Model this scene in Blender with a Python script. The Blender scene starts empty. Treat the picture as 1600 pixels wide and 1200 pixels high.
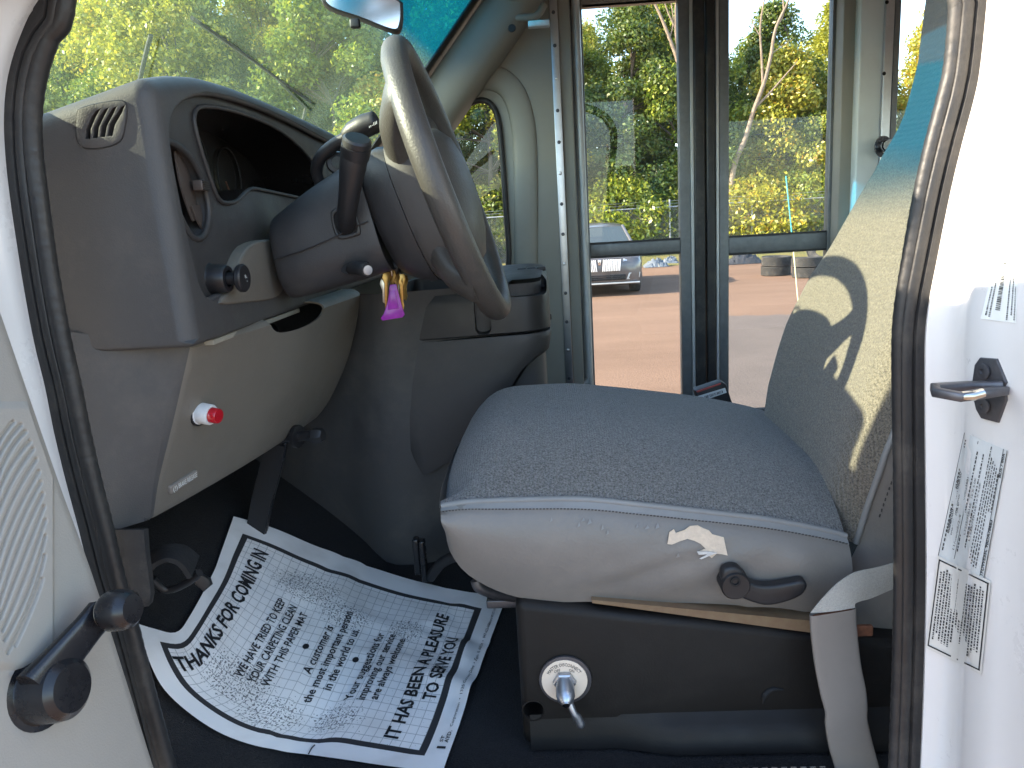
import bpy, bmesh, math, random
import numpy as np
from mathutils import Vector, Matrix
R = math.radians
scn = bpy.context.scene
COL = scn.collection

# ------------------------------------------------------------------ camera, world, sun, exposure
CAMZ = 1.7
psi, pit, rol, FPX = R(3), R(12), R(3.4), 1200.0
fv = Vector((-math.sin(psi)*math.cos(pit), math.cos(psi)*math.cos(pit), -math.sin(pit)))
r0 = Vector((math.cos(psi), math.sin(psi), 0)); u0 = r0.cross(fv)
rv = math.cos(rol)*r0 - math.sin(rol)*u0
uv_ = math.sin(rol)*r0 + math.cos(rol)*u0
cam = bpy.data.cameras.new('camera'); camo = bpy.data.objects.new('camera', cam); COL.objects.link(camo)
m = Matrix.Identity(4)
for i in range(3):
    m[i][0], m[i][1], m[i][2] = rv[i], uv_[i], -fv[i]
m[2][3] = CAMZ
camo.matrix_world = m
cam.sensor_width = 36; cam.lens = 36*FPX/1600; cam.clip_start = 0.02; cam.clip_end = 2000
scn.camera = camo

SUN = Vector((1.0, 0.15, -0.53)).normalized()          # direction the sunlight travels
w = bpy.data.worlds.new('World'); scn.world = w; w.use_nodes = True
nt = w.node_tree; bg = nt.nodes['Background']
sk = nt.nodes.new('ShaderNodeTexSky'); sk.sky_type = 'NISHITA'; sk.sun_disc = False
sk.sun_elevation = math.asin(-SUN.z); sk.sun_rotation = math.atan2(-SUN.x, -SUN.y)
sk.air_density = 1.0; sk.dust_density = 0.8; sk.ozone_density = 1.0
nt.links.new(sk.outputs[0], bg.inputs[0]); bg.inputs[1].default_value = 0.15
sl = bpy.data.lights.new('sun', 'SUN'); sl.energy = 3.3; sl.angle = R(0.5); sl.color = (1.0, 0.86, 0.67)
so = bpy.data.objects.new('sun', sl); COL.objects.link(so)
so.rotation_euler = SUN.to_track_quat('-Z', 'Y').to_euler(); so.location = (-4, -2, 6)
scn.view_settings.view_transform = 'Standard'; scn.view_settings.look = 'None'
scn.view_settings.exposure = 2.45; scn.view_settings.gamma = 1.0
scn.view_settings.use_curve_mapping = False

# ------------------------------------------------------------------ picture ray -> place, at a chosen real depth
def ray(px, py): return fv*FPX + rv*(px-800) - uv_*(py-600)
def P(px, py, Y):
    d = ray(px, py); return Vector((0, 0, CAMZ)) + d*(Y/d.y)
def PX(px, py, X):
    d = ray(px, py); return Vector((0, 0, CAMZ)) + d*(X/d.x)
def PZ(px, py, Z):
    d = ray(px, py); return Vector((0, 0, CAMZ)) + d*((Z-CAMZ)/d.z)
V = Vector

# ------------------------------------------------------------------ materials
MATS = {}
def nodes_of(mt): return mt.node_tree.nodes, mt.node_tree.links
def mat(name, base, rough=0.5, metal=0.0, var=0.0, vscale=30, bump=0.0, bscale=400, spec=0.5, col2=None, detail=4, dist=0.002, dirt=0.0, sheen=0.0, coat=0.0):
    mt = bpy.data.materials.new(name); mt.use_nodes = True
    N, L = nodes_of(mt); b = N['Principled BSDF']
    b.inputs['Base Color'].default_value = (*base, 1); b.inputs['Roughness'].default_value = rough
    b.inputs['Metallic'].default_value = metal; b.inputs['Specular IOR Level'].default_value = spec
    if sheen: b.inputs['Sheen Weight'].default_value = sheen
    if coat: b.inputs['Coat Weight'].default_value = coat; b.inputs['Coat Roughness'].default_value = 0.08
    tc = N.new('ShaderNodeTexCoord')
    out = None
    if var or col2:
        n = N.new('ShaderNodeTexNoise'); n.inputs['Scale'].default_value = vscale; n.inputs['Detail'].default_value = detail
        n.inputs['Roughness'].default_value = 0.65
        L.new(tc.outputs['Object'], n.inputs['Vector'])
        rp = N.new('ShaderNodeValToRGB'); rp.color_ramp.elements[0].position = 0.32; rp.color_ramp.elements[1].position = 0.68
        c2 = col2 if col2 else tuple(min(1, c*(1+var)) for c in base)
        c1 = base if col2 else tuple(c*(1-var) for c in base)
        rp.color_ramp.elements[0].color = (*c1, 1); rp.color_ramp.elements[1].color = (*c2, 1)
        L.new(n.outputs[0], rp.inputs[0]); out = rp.outputs[0]
    if dirt:
        n2 = N.new('ShaderNodeTexNoise'); n2.inputs['Scale'].default_value = 9; n2.inputs['Detail'].default_value = 9
        n2.inputs['Roughness'].default_value = 0.75
        L.new(tc.outputs['Object'], n2.inputs['Vector'])
        mp = N.new('ShaderNodeMapRange'); mp.inputs[1].default_value = 0.5; mp.inputs[2].default_value = 0.8; mp.inputs[3].default_value = 0; mp.inputs[4].default_value = dirt
        L.new(n2.outputs[0], mp.inputs[0])
        mx = N.new('ShaderNodeMix'); mx.data_type = 'RGBA'
        L.new(mp.outputs[0], mx.inputs[0])
        if out: L.new(out, mx.inputs[6])
        else: mx.inputs[6].default_value = (*base, 1)
        mx.inputs[7].default_value = (0.33, 0.28, 0.22, 1); out = mx.outputs[2]
        mr = N.new('ShaderNodeMapRange'); mr.inputs[1].default_value = 0.3; mr.inputs[2].default_value = 0.75
        mr.inputs[3].default_value = max(0.05, rough-0.08); mr.inputs[4].default_value = min(1, rough+0.2)
        L.new(n2.outputs[0], mr.inputs[0]); L.new(mr.outputs[0], b.inputs['Roughness'])
    if out: L.new(out, b.inputs['Base Color'])
    if bump:
        nb = N.new('ShaderNodeTexNoise'); nb.inputs['Scale'].default_value = bscale; nb.inputs['Detail'].default_value = 3
        L.new(tc.outputs['Object'], nb.inputs['Vector'])
        bp = N.new('ShaderNodeBump'); bp.inputs['Strength'].default_value = bump; bp.inputs['Distance'].default_value = dist
        L.new(nb.outputs[0], bp.inputs['Height']); L.new(bp.outputs[0], b.inputs['Normal'])
    MATS[name] = mt
    return mt

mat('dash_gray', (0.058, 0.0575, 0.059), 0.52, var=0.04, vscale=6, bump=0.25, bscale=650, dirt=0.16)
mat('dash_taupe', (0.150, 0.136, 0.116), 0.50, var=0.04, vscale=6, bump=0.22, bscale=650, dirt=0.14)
mat('dash_dark', (0.042, 0.041, 0.042), 0.50, var=0.05, vscale=8, bump=0.22, bscale=650, dirt=0.10)
mat('column_gray', (0.033, 0.0325, 0.0345), 0.47, var=0.06, vscale=7, bump=0.18, bscale=600, dirt=0.10)
mat('wheel_gray', (0.058, 0.053, 0.048), 0.40, var=0.06, vscale=12, bump=0.4, bscale=380, dist=0.0015, dirt=0.12)
mat('black_plastic', (0.014, 0.014, 0.016), 0.42, bump=0.08, bscale=500, dirt=0.05)
mat('black_gloss', (0.012, 0.012, 0.014), 0.22, var=0.1, vscale=20, dirt=0.05)
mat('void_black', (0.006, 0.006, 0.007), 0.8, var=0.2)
mat('gauge_black', (0.022, 0.019, 0.018), 0.25, var=0.2, vscale=20)
mat('rubber', (0.018, 0.0175, 0.018), 0.45, var=0.12, vscale=30, bump=0.2, bscale=180, dirt=0.22)
mat('rubber_dull', (0.018, 0.018, 0.019), 0.75, var=0.2, vscale=60, bump=0.3, bscale=300, dirt=0.25)
mat('white_paint', (0.70, 0.69, 0.675), 0.28, var=0.015, vscale=6, bump=0.03, bscale=90, coat=0.4, dirt=0.05)
mat('door_beige', (0.325, 0.298, 0.262), 0.55, var=0.03, vscale=5, bump=0.2, bscale=600, dirt=0.10)
mat('trim_beige', (0.27, 0.255, 0.215), 0.55, var=0.03, vscale=7, bump=0.15, bscale=500, dirt=0.12)
mat('aluminium', (0.60, 0.61, 0.63), 0.34, metal=1.0, var=0.06, vscale=25, bump=0.05, bscale=300)
mat('dark_aluminium', (0.17, 0.18, 0.185), 0.42, metal=0.6, var=0.12, vscale=40, dirt=0.2)
mat('light_aluminium', (0.50, 0.51, 0.50), 0.45, metal=0.5, var=0.06, vscale=20, dirt=0.2)
mat('chrome', (0.72, 0.72, 0.74), 0.12, metal=1.0, var=0.02)
mat('steel_dark', (0.10, 0.10, 0.11), 0.42, metal=0.7, var=0.15, vscale=70, dirt=0.2)
mat('worn_steel', (0.55, 0.53, 0.48), 0.3, metal=1.0, var=0.2, vscale=120)
mat('zinc', (0.42, 0.45, 0.50), 0.35, metal=0.9, var=0.06, vscale=60)
mat('vinyl', (0.172, 0.158, 0.143), 0.42, var=0.06, vscale=9, bump=0.3, bscale=260, dirt=0.18, dist=0.0015)
mat('vinyl_light', (0.215, 0.212, 0.205), 0.48, var=0.06, vscale=20, bump=0.2, bscale=300)
mat('black_carpet', (0.014, 0.014, 0.016), 0.95, var=0.4, vscale=350, bump=0.9, bscale=500, dist=0.006, dirt=0.06)
mat('pedestal_brown', (0.0085, 0.0072, 0.0065), 0.55, spec=0.3, var=0.10, vscale=12, bump=0.1, bscale=420, dirt=0.04)
mat('wood', (0.20, 0.135, 0.075), 0.75, var=0.35, vscale=60, bump=0.4, bscale=150, col2=(0.17, 0.10, 0.055))
mat('webbing', (0.40, 0.38, 0.34), 0.8, var=0.12, vscale=500, bump=0.7, bscale=700, dist=0.002)
mat('sleeve_gray', (0.195, 0.172, 0.152), 0.45, var=0.05, vscale=14, dirt=0.10)
mat('cloth_tan', (0.62, 0.50, 0.38), 0.9, var=0.08, vscale=200, bump=0.3)
mat('peel_white', (0.55, 0.53, 0.50), 0.7, var=0.1, vscale=200)
mat('plate_cream', (0.72, 0.60, 0.48), 0.38, var=0.04, vscale=30)
mat('brass', (0.42, 0.27, 0.09), 0.35, metal=0.9, var=0.2, vscale=300)
mat('purple_plastic', (0.28, 0.02, 0.33), 0.25, var=0.15, vscale=80)
mat('red_lens', (0.42, 0.008, 0.018), 0.15, var=0.06, vscale=80, coat=0.5)
mat('white_plastic', (0.62, 0.63, 0.64), 0.4, var=0.08, vscale=90, dirt=0.2)
mat('ink', (0.012, 0.012, 0.014), 0.7, var=0.1)
mat('print_white', (0.72, 0.74, 0.72), 0.5, var=0.03)
mat('label_paper', (0.55, 0.58, 0.58), 0.35, var=0.04, vscale=30)
mat('label_film', (0.62, 0.61, 0.57), 0.3, var=0.04, vscale=30)
mat('vent_brown', (0.085, 0.068, 0.060), 0.45, var=0.1)
mat('red_trim', (0.30, 0.05, 0.04), 0.5, var=0.1)
mat('rust', (0.16, 0.06, 0.03), 0.7, var=0.3, vscale=200)
mat('bark', (0.10, 0.080, 0.062), 0.9, var=0.35, vscale=9, bump=0.8, bscale=30, dist=0.03)
mat('bark_pale', (0.22, 0.165, 0.12), 0.85, var=0.3, vscale=7, bump=0.6, bscale=30, dist=0.02)
mat('galvanised', (0.40, 0.41, 0.42), 0.5, metal=0.5, var=0.1, vscale=6)
mat('car_paint', (0.11, 0.10, 0.097), 0.35, metal=0.3, var=0.03, coat=0.8)
mat('car_glass', (0.05, 0.065, 0.07), 0.06, var=0.05)
mat('head_lens', (0.55, 0.56, 0.58), 0.12, metal=0.5, var=0.1, vscale=30)
mat('tyre', (0.030, 0.029, 0.028), 0.8, var=0.2, vscale=20, bump=0.4, bscale=60, dirt=0.5)
mat('tarp_blue', (0.11, 0.13, 0.155), 0.6, var=0.2, vscale=6, bump=0.4, bscale=12, dist=0.05)
mat('sheet_black', (0.035, 0.035, 0.037), 0.5, var=0.2, vscale=6, bump=0.5, bscale=10, dist=0.05)
mat('log_brown', (0.20, 0.12, 0.075), 0.9, var=0.4, vscale=12, bump=0.7, bscale=30, dist=0.02)
mat('pole_yellow', (0.62, 0.58, 0.35), 0.5, var=0.08)
mat('pole_teal', (0.05, 0.35, 0.34), 0.5, var=0.08)
mat('bus_white', (0.70, 0.70, 0.70), 0.4, var=0.02, vscale=3)
mat('grille_chrome', (0.75, 0.75, 0.76), 0.4, metal=0.2, var=0.03)
mat("new_asphalt", (0.10, 0.075, 0.060), 0.9, var=0.12, vscale=1.5, bump=0.4, bscale=40, dist=0.02)
mat('dial_gray', (0.018, 0.017, 0.017), 0.5, var=0.1)
mat('post_light', (0.60, 0.62, 0.60), 0.45, var=0.03, vscale=5, dirt=0.12)
mat('insert_gray', (0.070, 0.065, 0.062), 0.7, var=0.04, vscale=20, bump=0.1)
mat('headliner', (0.60, 0.57, 0.52), 0.85, var=0.05, vscale=200)

def glass(name, tint=(0.93, 0.96, 0.94), dust=0.03, gloss=0.06, dustcol=(0.75, 0.78, 0.6), patch=6.0, band=None):
    mt = bpy.data.materials.new(name); mt.use_nodes = True
    N, L = nodes_of(mt); N.remove(N['Principled BSDF']); out = N['Material Output']
    tr = N.new('ShaderNodeBsdfTransparent'); tr.inputs[0].default_value = (*tint, 1)
    gl = N.new('ShaderNodeBsdfGlossy'); gl.inputs['Roughness'].default_value = 0.0
    df = N.new('ShaderNodeBsdfTranslucent'); df.inputs[0].default_value = (*dustcol, 1)
    d2 = N.new('ShaderNodeBsdfDiffuse'); d2.inputs[0].default_value = (*dustcol, 1)
    dd = N.new('ShaderNodeMixShader'); dd.inputs[0].default_value = 0.5
    L.new(df.outputs[0], dd.inputs[1]); L.new(d2.outputs[0], dd.inputs[2])
    tc = N.new('ShaderNodeTexCoord')
    if band:                                              # factory shade band along the top of the glass
        sx = N.new('ShaderNodeSeparateXYZ'); L.new(tc.outputs['Object'], sx.inputs[0])
        mr = N.new('ShaderNodeMapRange'); mr.inputs[1].default_value = band[0]; mr.inputs[2].default_value = band[1]
        mr.interpolation_type = 'SMOOTHSTEP'
        L.new(sx.outputs[2], mr.inputs[0])
        mc = N.new('ShaderNodeMix'); mc.data_type = 'RGBA'; L.new(mr.outputs[0], mc.inputs[0])
        mc.inputs[6].default_value = (*tint, 1); mc.inputs[7].default_value = (*band[2], 1)
        L.new(mc.outputs[2], tr.inputs[0])
        md = N.new('ShaderNodeMix'); md.data_type = 'RGBA'; L.new(mr.outputs[0], md.inputs[0])
        md.inputs[6].default_value = (*dustcol, 1); md.inputs[7].default_value = (0.008, 0.30, 0.50, 1)
        L.new(md.outputs[2], df.inputs[0]); L.new(md.outputs[2], d2.inputs[0])
    n = N.new('ShaderNodeTexNoise'); n.inputs['Scale'].default_value = patch; n.inputs['Detail'].default_value = 8
    n.inputs['Roughness'].default_value = 0.7
    L.new(tc.outputs['Object'], n.inputs['Vector'])
    mp = N.new('ShaderNodeMapRange'); mp.inputs[1].default_value = 0.25; mp.inputs[2].default_value = 0.75
    mp.inputs[3].default_value = dust*0.5; mp.inputs[4].default_value = dust*1.5
    L.new(n.outputs[0], mp.inputs[0])
    dfac = mp.outputs[0]
    if band:
        ma = N.new('ShaderNodeMath'); ma.operation = 'MULTIPLY_ADD'; ma.inputs[1].default_value = 0.10
        L.new(mr.outputs[0], ma.inputs[0]); L.new(dfac, ma.inputs[2]); dfac = ma.outputs[0]
    m1 = N.new('ShaderNodeMixShader'); L.new(dfac, m1.inputs[0]); L.new(tr.outputs[0], m1.inputs[1]); L.new(dd.outputs[0], m1.inputs[2])
    fr = N.new('ShaderNodeFresnel'); fr.inputs[0].default_value = 1.5
    ms = N.new('ShaderNodeMath'); ms.operation = 'MULTIPLY'; ms.inputs[1].default_value = gloss
    ms.use_clamp = True
    L.new(fr.outputs[0], ms.inputs[0])
    m2 = N.new('ShaderNodeMixShader'); L.new(ms.outputs[0], m2.inputs[0]); L.new(m1.outputs[0], m2.inputs[1]); L.new(gl.outputs[0], m2.inputs[2])
    L.new(m2.outputs[0], out.inputs[0]); MATS[name] = mt
    return mt
glass('windshield_glass', (0.82, 0.95, 0.86), dust=0.052, gloss=0.2, dustcol=(0.55, 0.82, 0.62), patch=4, band=(2.10, 2.18, (0.012, 0.22, 0.42)))
glass('door_glass', (0.97, 0.985, 0.975), dust=0.006, gloss=0.55, dustcol=(0.7, 0.7, 0.65))
glass('clear_glass', (0.97, 0.98, 0.97), dust=0.006, gloss=0.5)

def fabric(name, a, b, teal=None, ribs=False):
    mt = bpy.data.materials.new(name); mt.use_nodes = True
    N, L = nodes_of(mt); bs = N['Principled BSDF']; bs.inputs['Roughness'].default_value = 0.95
    bs.inputs['Specular IOR Level'].default_value = 0.15
    bs.inputs['Sheen Weight'].default_value = 0.25; bs.inputs['Sheen Roughness'].default_value = 0.5
    tc = N.new('ShaderNodeTexCoord')
    mpv = N.new('ShaderNodeMapping'); mpv.inputs['Scale'].default_value = (1.0, 1.0, 1.0)
    L.new(tc.outputs['Object'], mpv.inputs[0])
    n = N.new('ShaderNodeTexNoise'); n.inputs['Scale'].default_value = 420; n.inputs['Detail'].default_value = 3; n.inputs['Roughness'].default_value = 0.8
    L.new(mpv.outputs[0], n.inputs['Vector'])
    rp = N.new('ShaderNodeValToRGB'); rp.color_ramp.elements[0].position = 0.36; rp.color_ramp.elements[1].position = 0.64
    rp.color_ramp.elements[0].color = (*a, 1); rp.color_ramp.elements[1].color = (*b, 1)
    L.new(n.outputs[0], rp.inputs[0]); c = rp.outputs[0]
    if teal:
        sx = N.new('ShaderNodeSeparateXYZ'); L.new(tc.outputs['Object'], sx.inputs[0])
        # the woven band dips towards the door: height plus a little of the width
        my = N.new('ShaderNodeMath'); my.operation = 'MULTIPLY_ADD'; my.inputs[1].default_value = -0.13; L.new(sx.outputs[1], my.inputs[0]); L.new(sx.outputs[2], my.inputs[2])
        nz = N.new('ShaderNodeMath'); nz.operation = 'MULTIPLY_ADD'; nz.inputs[1].default_value = 0.03; L.new(n.outputs[0], nz.inputs[0]); L.new(my.outputs[0], nz.inputs[2])
        rb = N.new('ShaderNodeValToRGB'); e = rb.color_ramp.elements
        z0, z1 = teal
        mr = N.new('ShaderNodeMapRange'); mr.inputs[1].default_value = z0-0.05; mr.inputs[2].default_value = z1+0.05
        L.new(nz.outputs[0], mr.inputs[0]); L.new(mr.outputs[0], rb.inputs[0])
        e[0].position = 0.18; e[0].color = (0, 0, 0, 1); e[1].position = 0.36; e[1].color = (1, 1, 1, 1)
        k = e.new(0.80); k.color = (1, 1, 1, 1); k = e.new(0.815); k.color = (0, 0, 0, 1)
        rt = N.new('ShaderNodeValToRGB'); rt.color_ramp.elements[0].color = (0.012, 0.075, 0.085, 1); rt.color_ramp.elements[1].color = (0.03, 0.16, 0.175, 1)
        L.new(n.outputs[0], rt.inputs[0])
        mx = N.new('ShaderNodeMix'); mx.data_type = 'RGBA'; L.new(rb.outputs[0], mx.inputs[0]); L.new(c, mx.inputs[6]); L.new(rt.outputs[0], mx.inputs[7]); c = mx.outputs[2]
        # plain grey cloth above the band
        gt = N.new('ShaderNodeMapRange'); gt.inputs[1].default_value = z1; gt.inputs[2].default_value = z1+0.002; L.new(nz.outputs[0], gt.inputs[0])
        m3 = N.new('ShaderNodeMix'); m3.data_type = 'RGBA'; L.new(gt.outputs[0], m3.inputs[0]); L.new(c, m3.inputs[6])
        rg = N.new('ShaderNodeValToRGB'); rg.color_ramp.elements[0].color = (0.075, 0.07, 0.068, 1); rg.color_ramp.elements[1].color = (0.15, 0.14, 0.135, 1)
        L.new(n.outputs[0], rg.inputs[0]); L.new(rg.outputs[0], m3.inputs[7]); c = m3.outputs[2]
    L.new(c, bs.inputs['Base Color'])
    wv = N.new('ShaderNodeTexWave'); wv.inputs['Scale'].default_value = 95; wv.inputs['Distortion'].default_value = 2.5; wv.inputs['Detail'].default_value = 2
    wv.bands_direction = 'X'; L.new(mpv.outputs[0], wv.inputs['Vector'])
    ad = N.new('ShaderNodeMath'); ad.operation = 'MULTIPLY_ADD'; ad.inputs[1].default_value = 0.35; L.new(wv.outputs[0], ad.inputs[0]); L.new(n.outputs[0], ad.inputs[2])
    bp = N.new('ShaderNodeBump'); bp.inputs['Strength'].default_value = 0.75; bp.inputs['Distance'].default_value = 0.003
    L.new(ad.outputs[0], bp.inputs['Height']); L.new(bp.outputs[0], bs.inputs['Normal'])
    MATS[name] = mt
fabric('fabric_gray', (0.064, 0.061, 0.058), (0.25, 0.24, 0.228))
fabric('fabric_back', (0.064, 0.055, 0.046), (0.235, 0.202, 0.155), teal=(1.60, 1.745))
fabric('fabric_brown', (0.14, 0.11, 0.10), (0.32, 0.26, 0.23))

# ------------------------------------------------------------------ object helpers
def setup(o, parent):
    if parent:
        o.parent = parent
        o.matrix_parent_inverse = PARINV.get(parent.name, Matrix.Identity(4))
PARINV = {}
def thing(name, label, cat, base=(0, 0, 0), group=None):
    o = bpy.data.objects.new(name, None); COL.objects.link(o)
    o.location = base; o.empty_display_size = 0.05
    PARINV[o.name] = Matrix.Translation(-V(base))
    o['label'] = label; o['category'] = cat
    if group: o['group'] = group
    return o
def tag(o, label, cat, group=None):
    o['label'] = label; o['category'] = cat
    if group: o['group'] = group
    return o
def sharp(me, ang=35):
    for p in me.polygons: p.use_smooth = True
    try: me.set_sharp_from_angle(angle=R(ang))
    except Exception: pass
def add(name, me, mt, parent=None, ang=35, kind=None, label=None):
    if mt: me.materials.clear(); me.materials.append(MATS[mt] if isinstance(mt, str) else mt)
    if ang: sharp(me, ang)
    o = bpy.data.objects.new(name, me); COL.objects.link(o); setup(o, parent)
    if kind: o['kind'] = kind
    if label: o['label'] = label
    return o
def from_bm(bm):
    bmesh.ops.recalc_face_normals(bm, faces=bm.faces)
    me = bpy.data.meshes.new('mesh'); bm.to_mesh(me); bm.free(); return me
def from_vf(vs, fs):
    me = bpy.data.meshes.new('mesh'); me.from_pydata([tuple(v) for v in vs], [], fs); me.update(); return me
def spline(pts, n, cyclic=False):
    pts = [V(p) for p in pts]; out = []; k = len(pts)
    segs = k if cyclic else k-1
    for i in range(segs):
        if cyclic: a, b, c, d = pts[(i-1) % k], pts[i], pts[(i+1) % k], pts[(i+2) % k]
        else: a, b, c, d = pts[max(i-1, 0)], pts[i], pts[i+1], pts[min(i+2, k-1)]
        for j in range(n):
            t = j/n
            out.append(0.5*((2*b)+(c-a)*t+(2*a-5*b+4*c-d)*t*t+(3*b-a-3*c+d)*t**3))
    if not cyclic: out.append(pts[-1])
    return out
def resample(pts, n):
    pts = [V(p) for p in pts]; d = [0]
    for a, b in zip(pts, pts[1:]): d.append(d[-1]+(b-a).length)
    out = []
    for i in range(n):
        s = d[-1]*i/(n-1); k = 0
        while k < len(d)-2 and d[k+1] < s: k += 1
        t = (s-d[k])/max(1e-9, d[k+1]-d[k]); out.append(pts[k].lerp(pts[k+1], t))
    return out
def sweep_me(pts, rad, n=12, cyclic=False, profile=None, up=None, caps=True):
    """profile: list of (a,b) in the (side, up) frame; else a circle of radius rad (number or list)"""
    pts = [V(p) for p in pts]; k = len(pts); vs = []; fs = []
    T = []
    for i in range(k):
        a = pts[(i-1) % k] if cyclic or i > 0 else pts[i]; b = pts[(i+1) % k] if cyclic or i < k-1 else pts[i]
        T.append((b-a).normalized())
    ref = V(up) if up is not None else (V((0, 0, 1)) if abs(T[0].z) < 0.9 else V((0, 1, 0)))
    nrm = (ref - T[0]*ref.dot(T[0])).normalized()
    for i in range(k):
        if up is not None: nn = V(up) - T[i]*V(up).dot(T[i])
        else: nn = nrm - T[i]*nrm.dot(T[i])
        nrm = nn.normalized(); bi = T[i].cross(nrm)
        r = rad[i] if isinstance(rad, (list, tuple)) else rad
        prof = [(p[0]*r, p[1]*r) for p in profile] if profile else [(math.cos(2*math.pi*j/n)*r, math.sin(2*math.pi*j/n)*r) for j in range(n)]
        for a, b in prof: vs.append(pts[i]+bi*a+nrm*b)
    q = len(prof)
    for i in range(k if cyclic else k-1):
        i2 = (i+1) % k
        for j in range(q):
            j2 = (j+1) % q
            fs.append((i*q+j, i*q+j2, i2*q+j2, i2*q+j))
    if caps and not cyclic:
        fs.append(tuple(reversed(range(q)))); fs.append(tuple((k-1)*q+j for j in range(q)))
    return from_vf(vs, fs)
def tube(name, pts, rad, mt, parent=None, n=12, sm=0, ang=50, **kw):
    if sm: pts = spline(pts, sm, kw.get('cyclic', False))
    if isinstance(rad, (list, tuple)) and len(rad) != len(pts):
        q = len(rad); L_ = len(pts); rad = [float(np.interp(i/(L_-1)*(q-1), range(q), rad)) for i in range(L_)]
    return add(name, sweep_me(pts, rad, n, **kw), mt, parent, ang)
def box_bm(c, s, bevel=0.0, seg=3, rot=None):
    bm = bmesh.new(); bmesh.ops.create_cube(bm, size=1)
    bmesh.ops.scale(bm, vec=V(s), verts=bm.verts)
    if bevel: bmesh.ops.bevel(bm, geom=list(bm.edges), offset=bevel, segments=seg, profile=0.5, affect='EDGES')
    if rot is not None: bmesh.ops.transform(bm, matrix=rot.to_4x4(), verts=bm.verts)
    bmesh.ops.translate(bm, vec=V(c), verts=bm.verts); return bm
def box(name, c, s, mt, parent=None, bevel=0.003, seg=3, rot=None, ang=35):
    return add(name, from_bm(box_bm(c, s, bevel, seg, rot)), mt, parent, ang)
def boxr(name, lo, hi, mt, parent=None, bevel=0.003, seg=3):
    lo, hi = V(lo), V(hi); return box(name, (lo+hi)/2, hi-lo, mt, parent, bevel, seg)
def grid_me(rows, closed=False):
    n = len(rows[0]); vs = [p for r in rows for p in r]; fs = []
    for i in range(len(rows)-1):
        for j in range(n if closed else n-1):
            j2 = (j+1) % n
            fs.append((i*n+j, i*n+j2, (i+1)*n+j2, (i+1)*n+j))
    return from_vf(vs, fs)
def thicken(bm, t):
    """give an open sheet a thickness t behind its faces (plain vertex-normal offset)"""
    bm.normal_update(); vs = list(bm.verts); fs = list(bm.faces); n0 = {}
    for v in vs: n0[v] = bm.verts.new(v.co - v.normal*t)
    be = [(e.verts[0], e.verts[1], e.link_faces[0]) for e in bm.edges if len(e.link_faces) == 1]
    for f in fs:
        try: bm.faces.new([n0[v] for v in reversed(f.verts)])
        except ValueError: pass
    for a, b, f in be:
        try: bm.faces.new((a, b, n0[b], n0[a]))
        except ValueError: pass
    bmesh.ops.recalc_face_normals(bm, faces=bm.faces)
def loft(name, rows, mt, parent=None, closed=False, caps=False, ang=40, thick=0.0):
    me = grid_me(rows, closed)
    if caps or thick:
        bm = bmesh.new(); bm.from_mesh(me)
        if caps:
            bm.verts.ensure_lookup_table(); n = len(rows[0])
            try:
                bm.faces.new([bm.verts[j] for j in range(n)]); bm.faces.new([bm.verts[(len(rows)-1)*n+j] for j in range(n)])
            except Exception: pass
        bmesh.ops.recalc_face_normals(bm, faces=bm.faces)
        if thick: thicken(bm, thick)
        me = from_bm(bm)
    return add(name, me, mt, parent, ang)
def frame(nrm, up=(0, 0, 1)):
    n = V(nrm).normalized(); u = V(up); u = (u-n*u.dot(n)).normalized(); return u.cross(n), u, n   # right, up, normal
def lathe(name, prof, org, axis, mt, parent=None, n=28, ang=35, up=(0, 0, 1)):
    """prof: (radius, height along axis)"""
    a, b, c = frame(axis, up); rows = []
    for r, h in prof:
        rows.append([V(org)+c*h+(a*math.cos(2*math.pi*j/n)+b*math.sin(2*math.pi*j/n))*max(r, 1e-5) for j in range(n)])
    me = grid_me(rows, True); bm = bmesh.new(); bm.from_mesh(me); bmesh.ops.remove_doubles(bm, verts=bm.verts, dist=3e-5)
    return add(name, from_bm(bm), mt, parent, ang)
def plate_bm(loops3d, nrm, thick, bevel=0.0, seg=2):
    """flat plate: first loop is the outline, others holes; extruded along -nrm by thick"""
    bm = bmesh.new(); es = []
    for lp in loops3d:
        vs = [bm.verts.new(p) for p in lp]
        for i in range(len(vs)): es.append(bm.edges.new((vs[i], vs[(i+1) % len(vs)])))
    if len(loops3d) == 1: bm.faces.new([e.verts[0] for e in es]) if False else bm.faces.new(list(bm.verts))
    else: bmesh.ops.triangle_fill(bm, use_beauty=True, use_dissolve=False, edges=es)
    top = list(bm.faces)
    for f in top:
        f.normal_update()
        if f.normal.dot(V(nrm)) < 0: f.normal_flip()
    r = bmesh.ops.extrude_face_region(bm, geom=top)
    vs = [g for g in r['geom'] if isinstance(g, bmesh.types.BMVert)]
    bmesh.ops.translate(bm, vec=V(nrm)*(-thick), verts=vs)
    bmesh.ops.recalc_face_normals(bm, faces=bm.faces)
    if bevel:
        n = V(nrm).normalized(); es2 = []
        for e in bm.edges:
            if len(e.link_faces) == 2:
                a, b = e.link_faces[0].normal, e.link_faces[1].normal
                if (a.dot(n) > 0.9) != (b.dot(n) > 0.9) and max(a.dot(n), b.dot(n)) > 0.9: es2.append(e)
        bmesh.ops.bevel(bm, geom=es2, offset=bevel, segments=seg, profile=0.5, affect='EDGES', clamp_overlap=True)
    return bm
def plate(name, loops, nrm, thick, mt, parent=None, bevel=0.0, seg=2, ang=35):
    return add(name, from_bm(plate_bm(loops, nrm, thick, bevel, seg)), mt, parent, ang)
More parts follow.
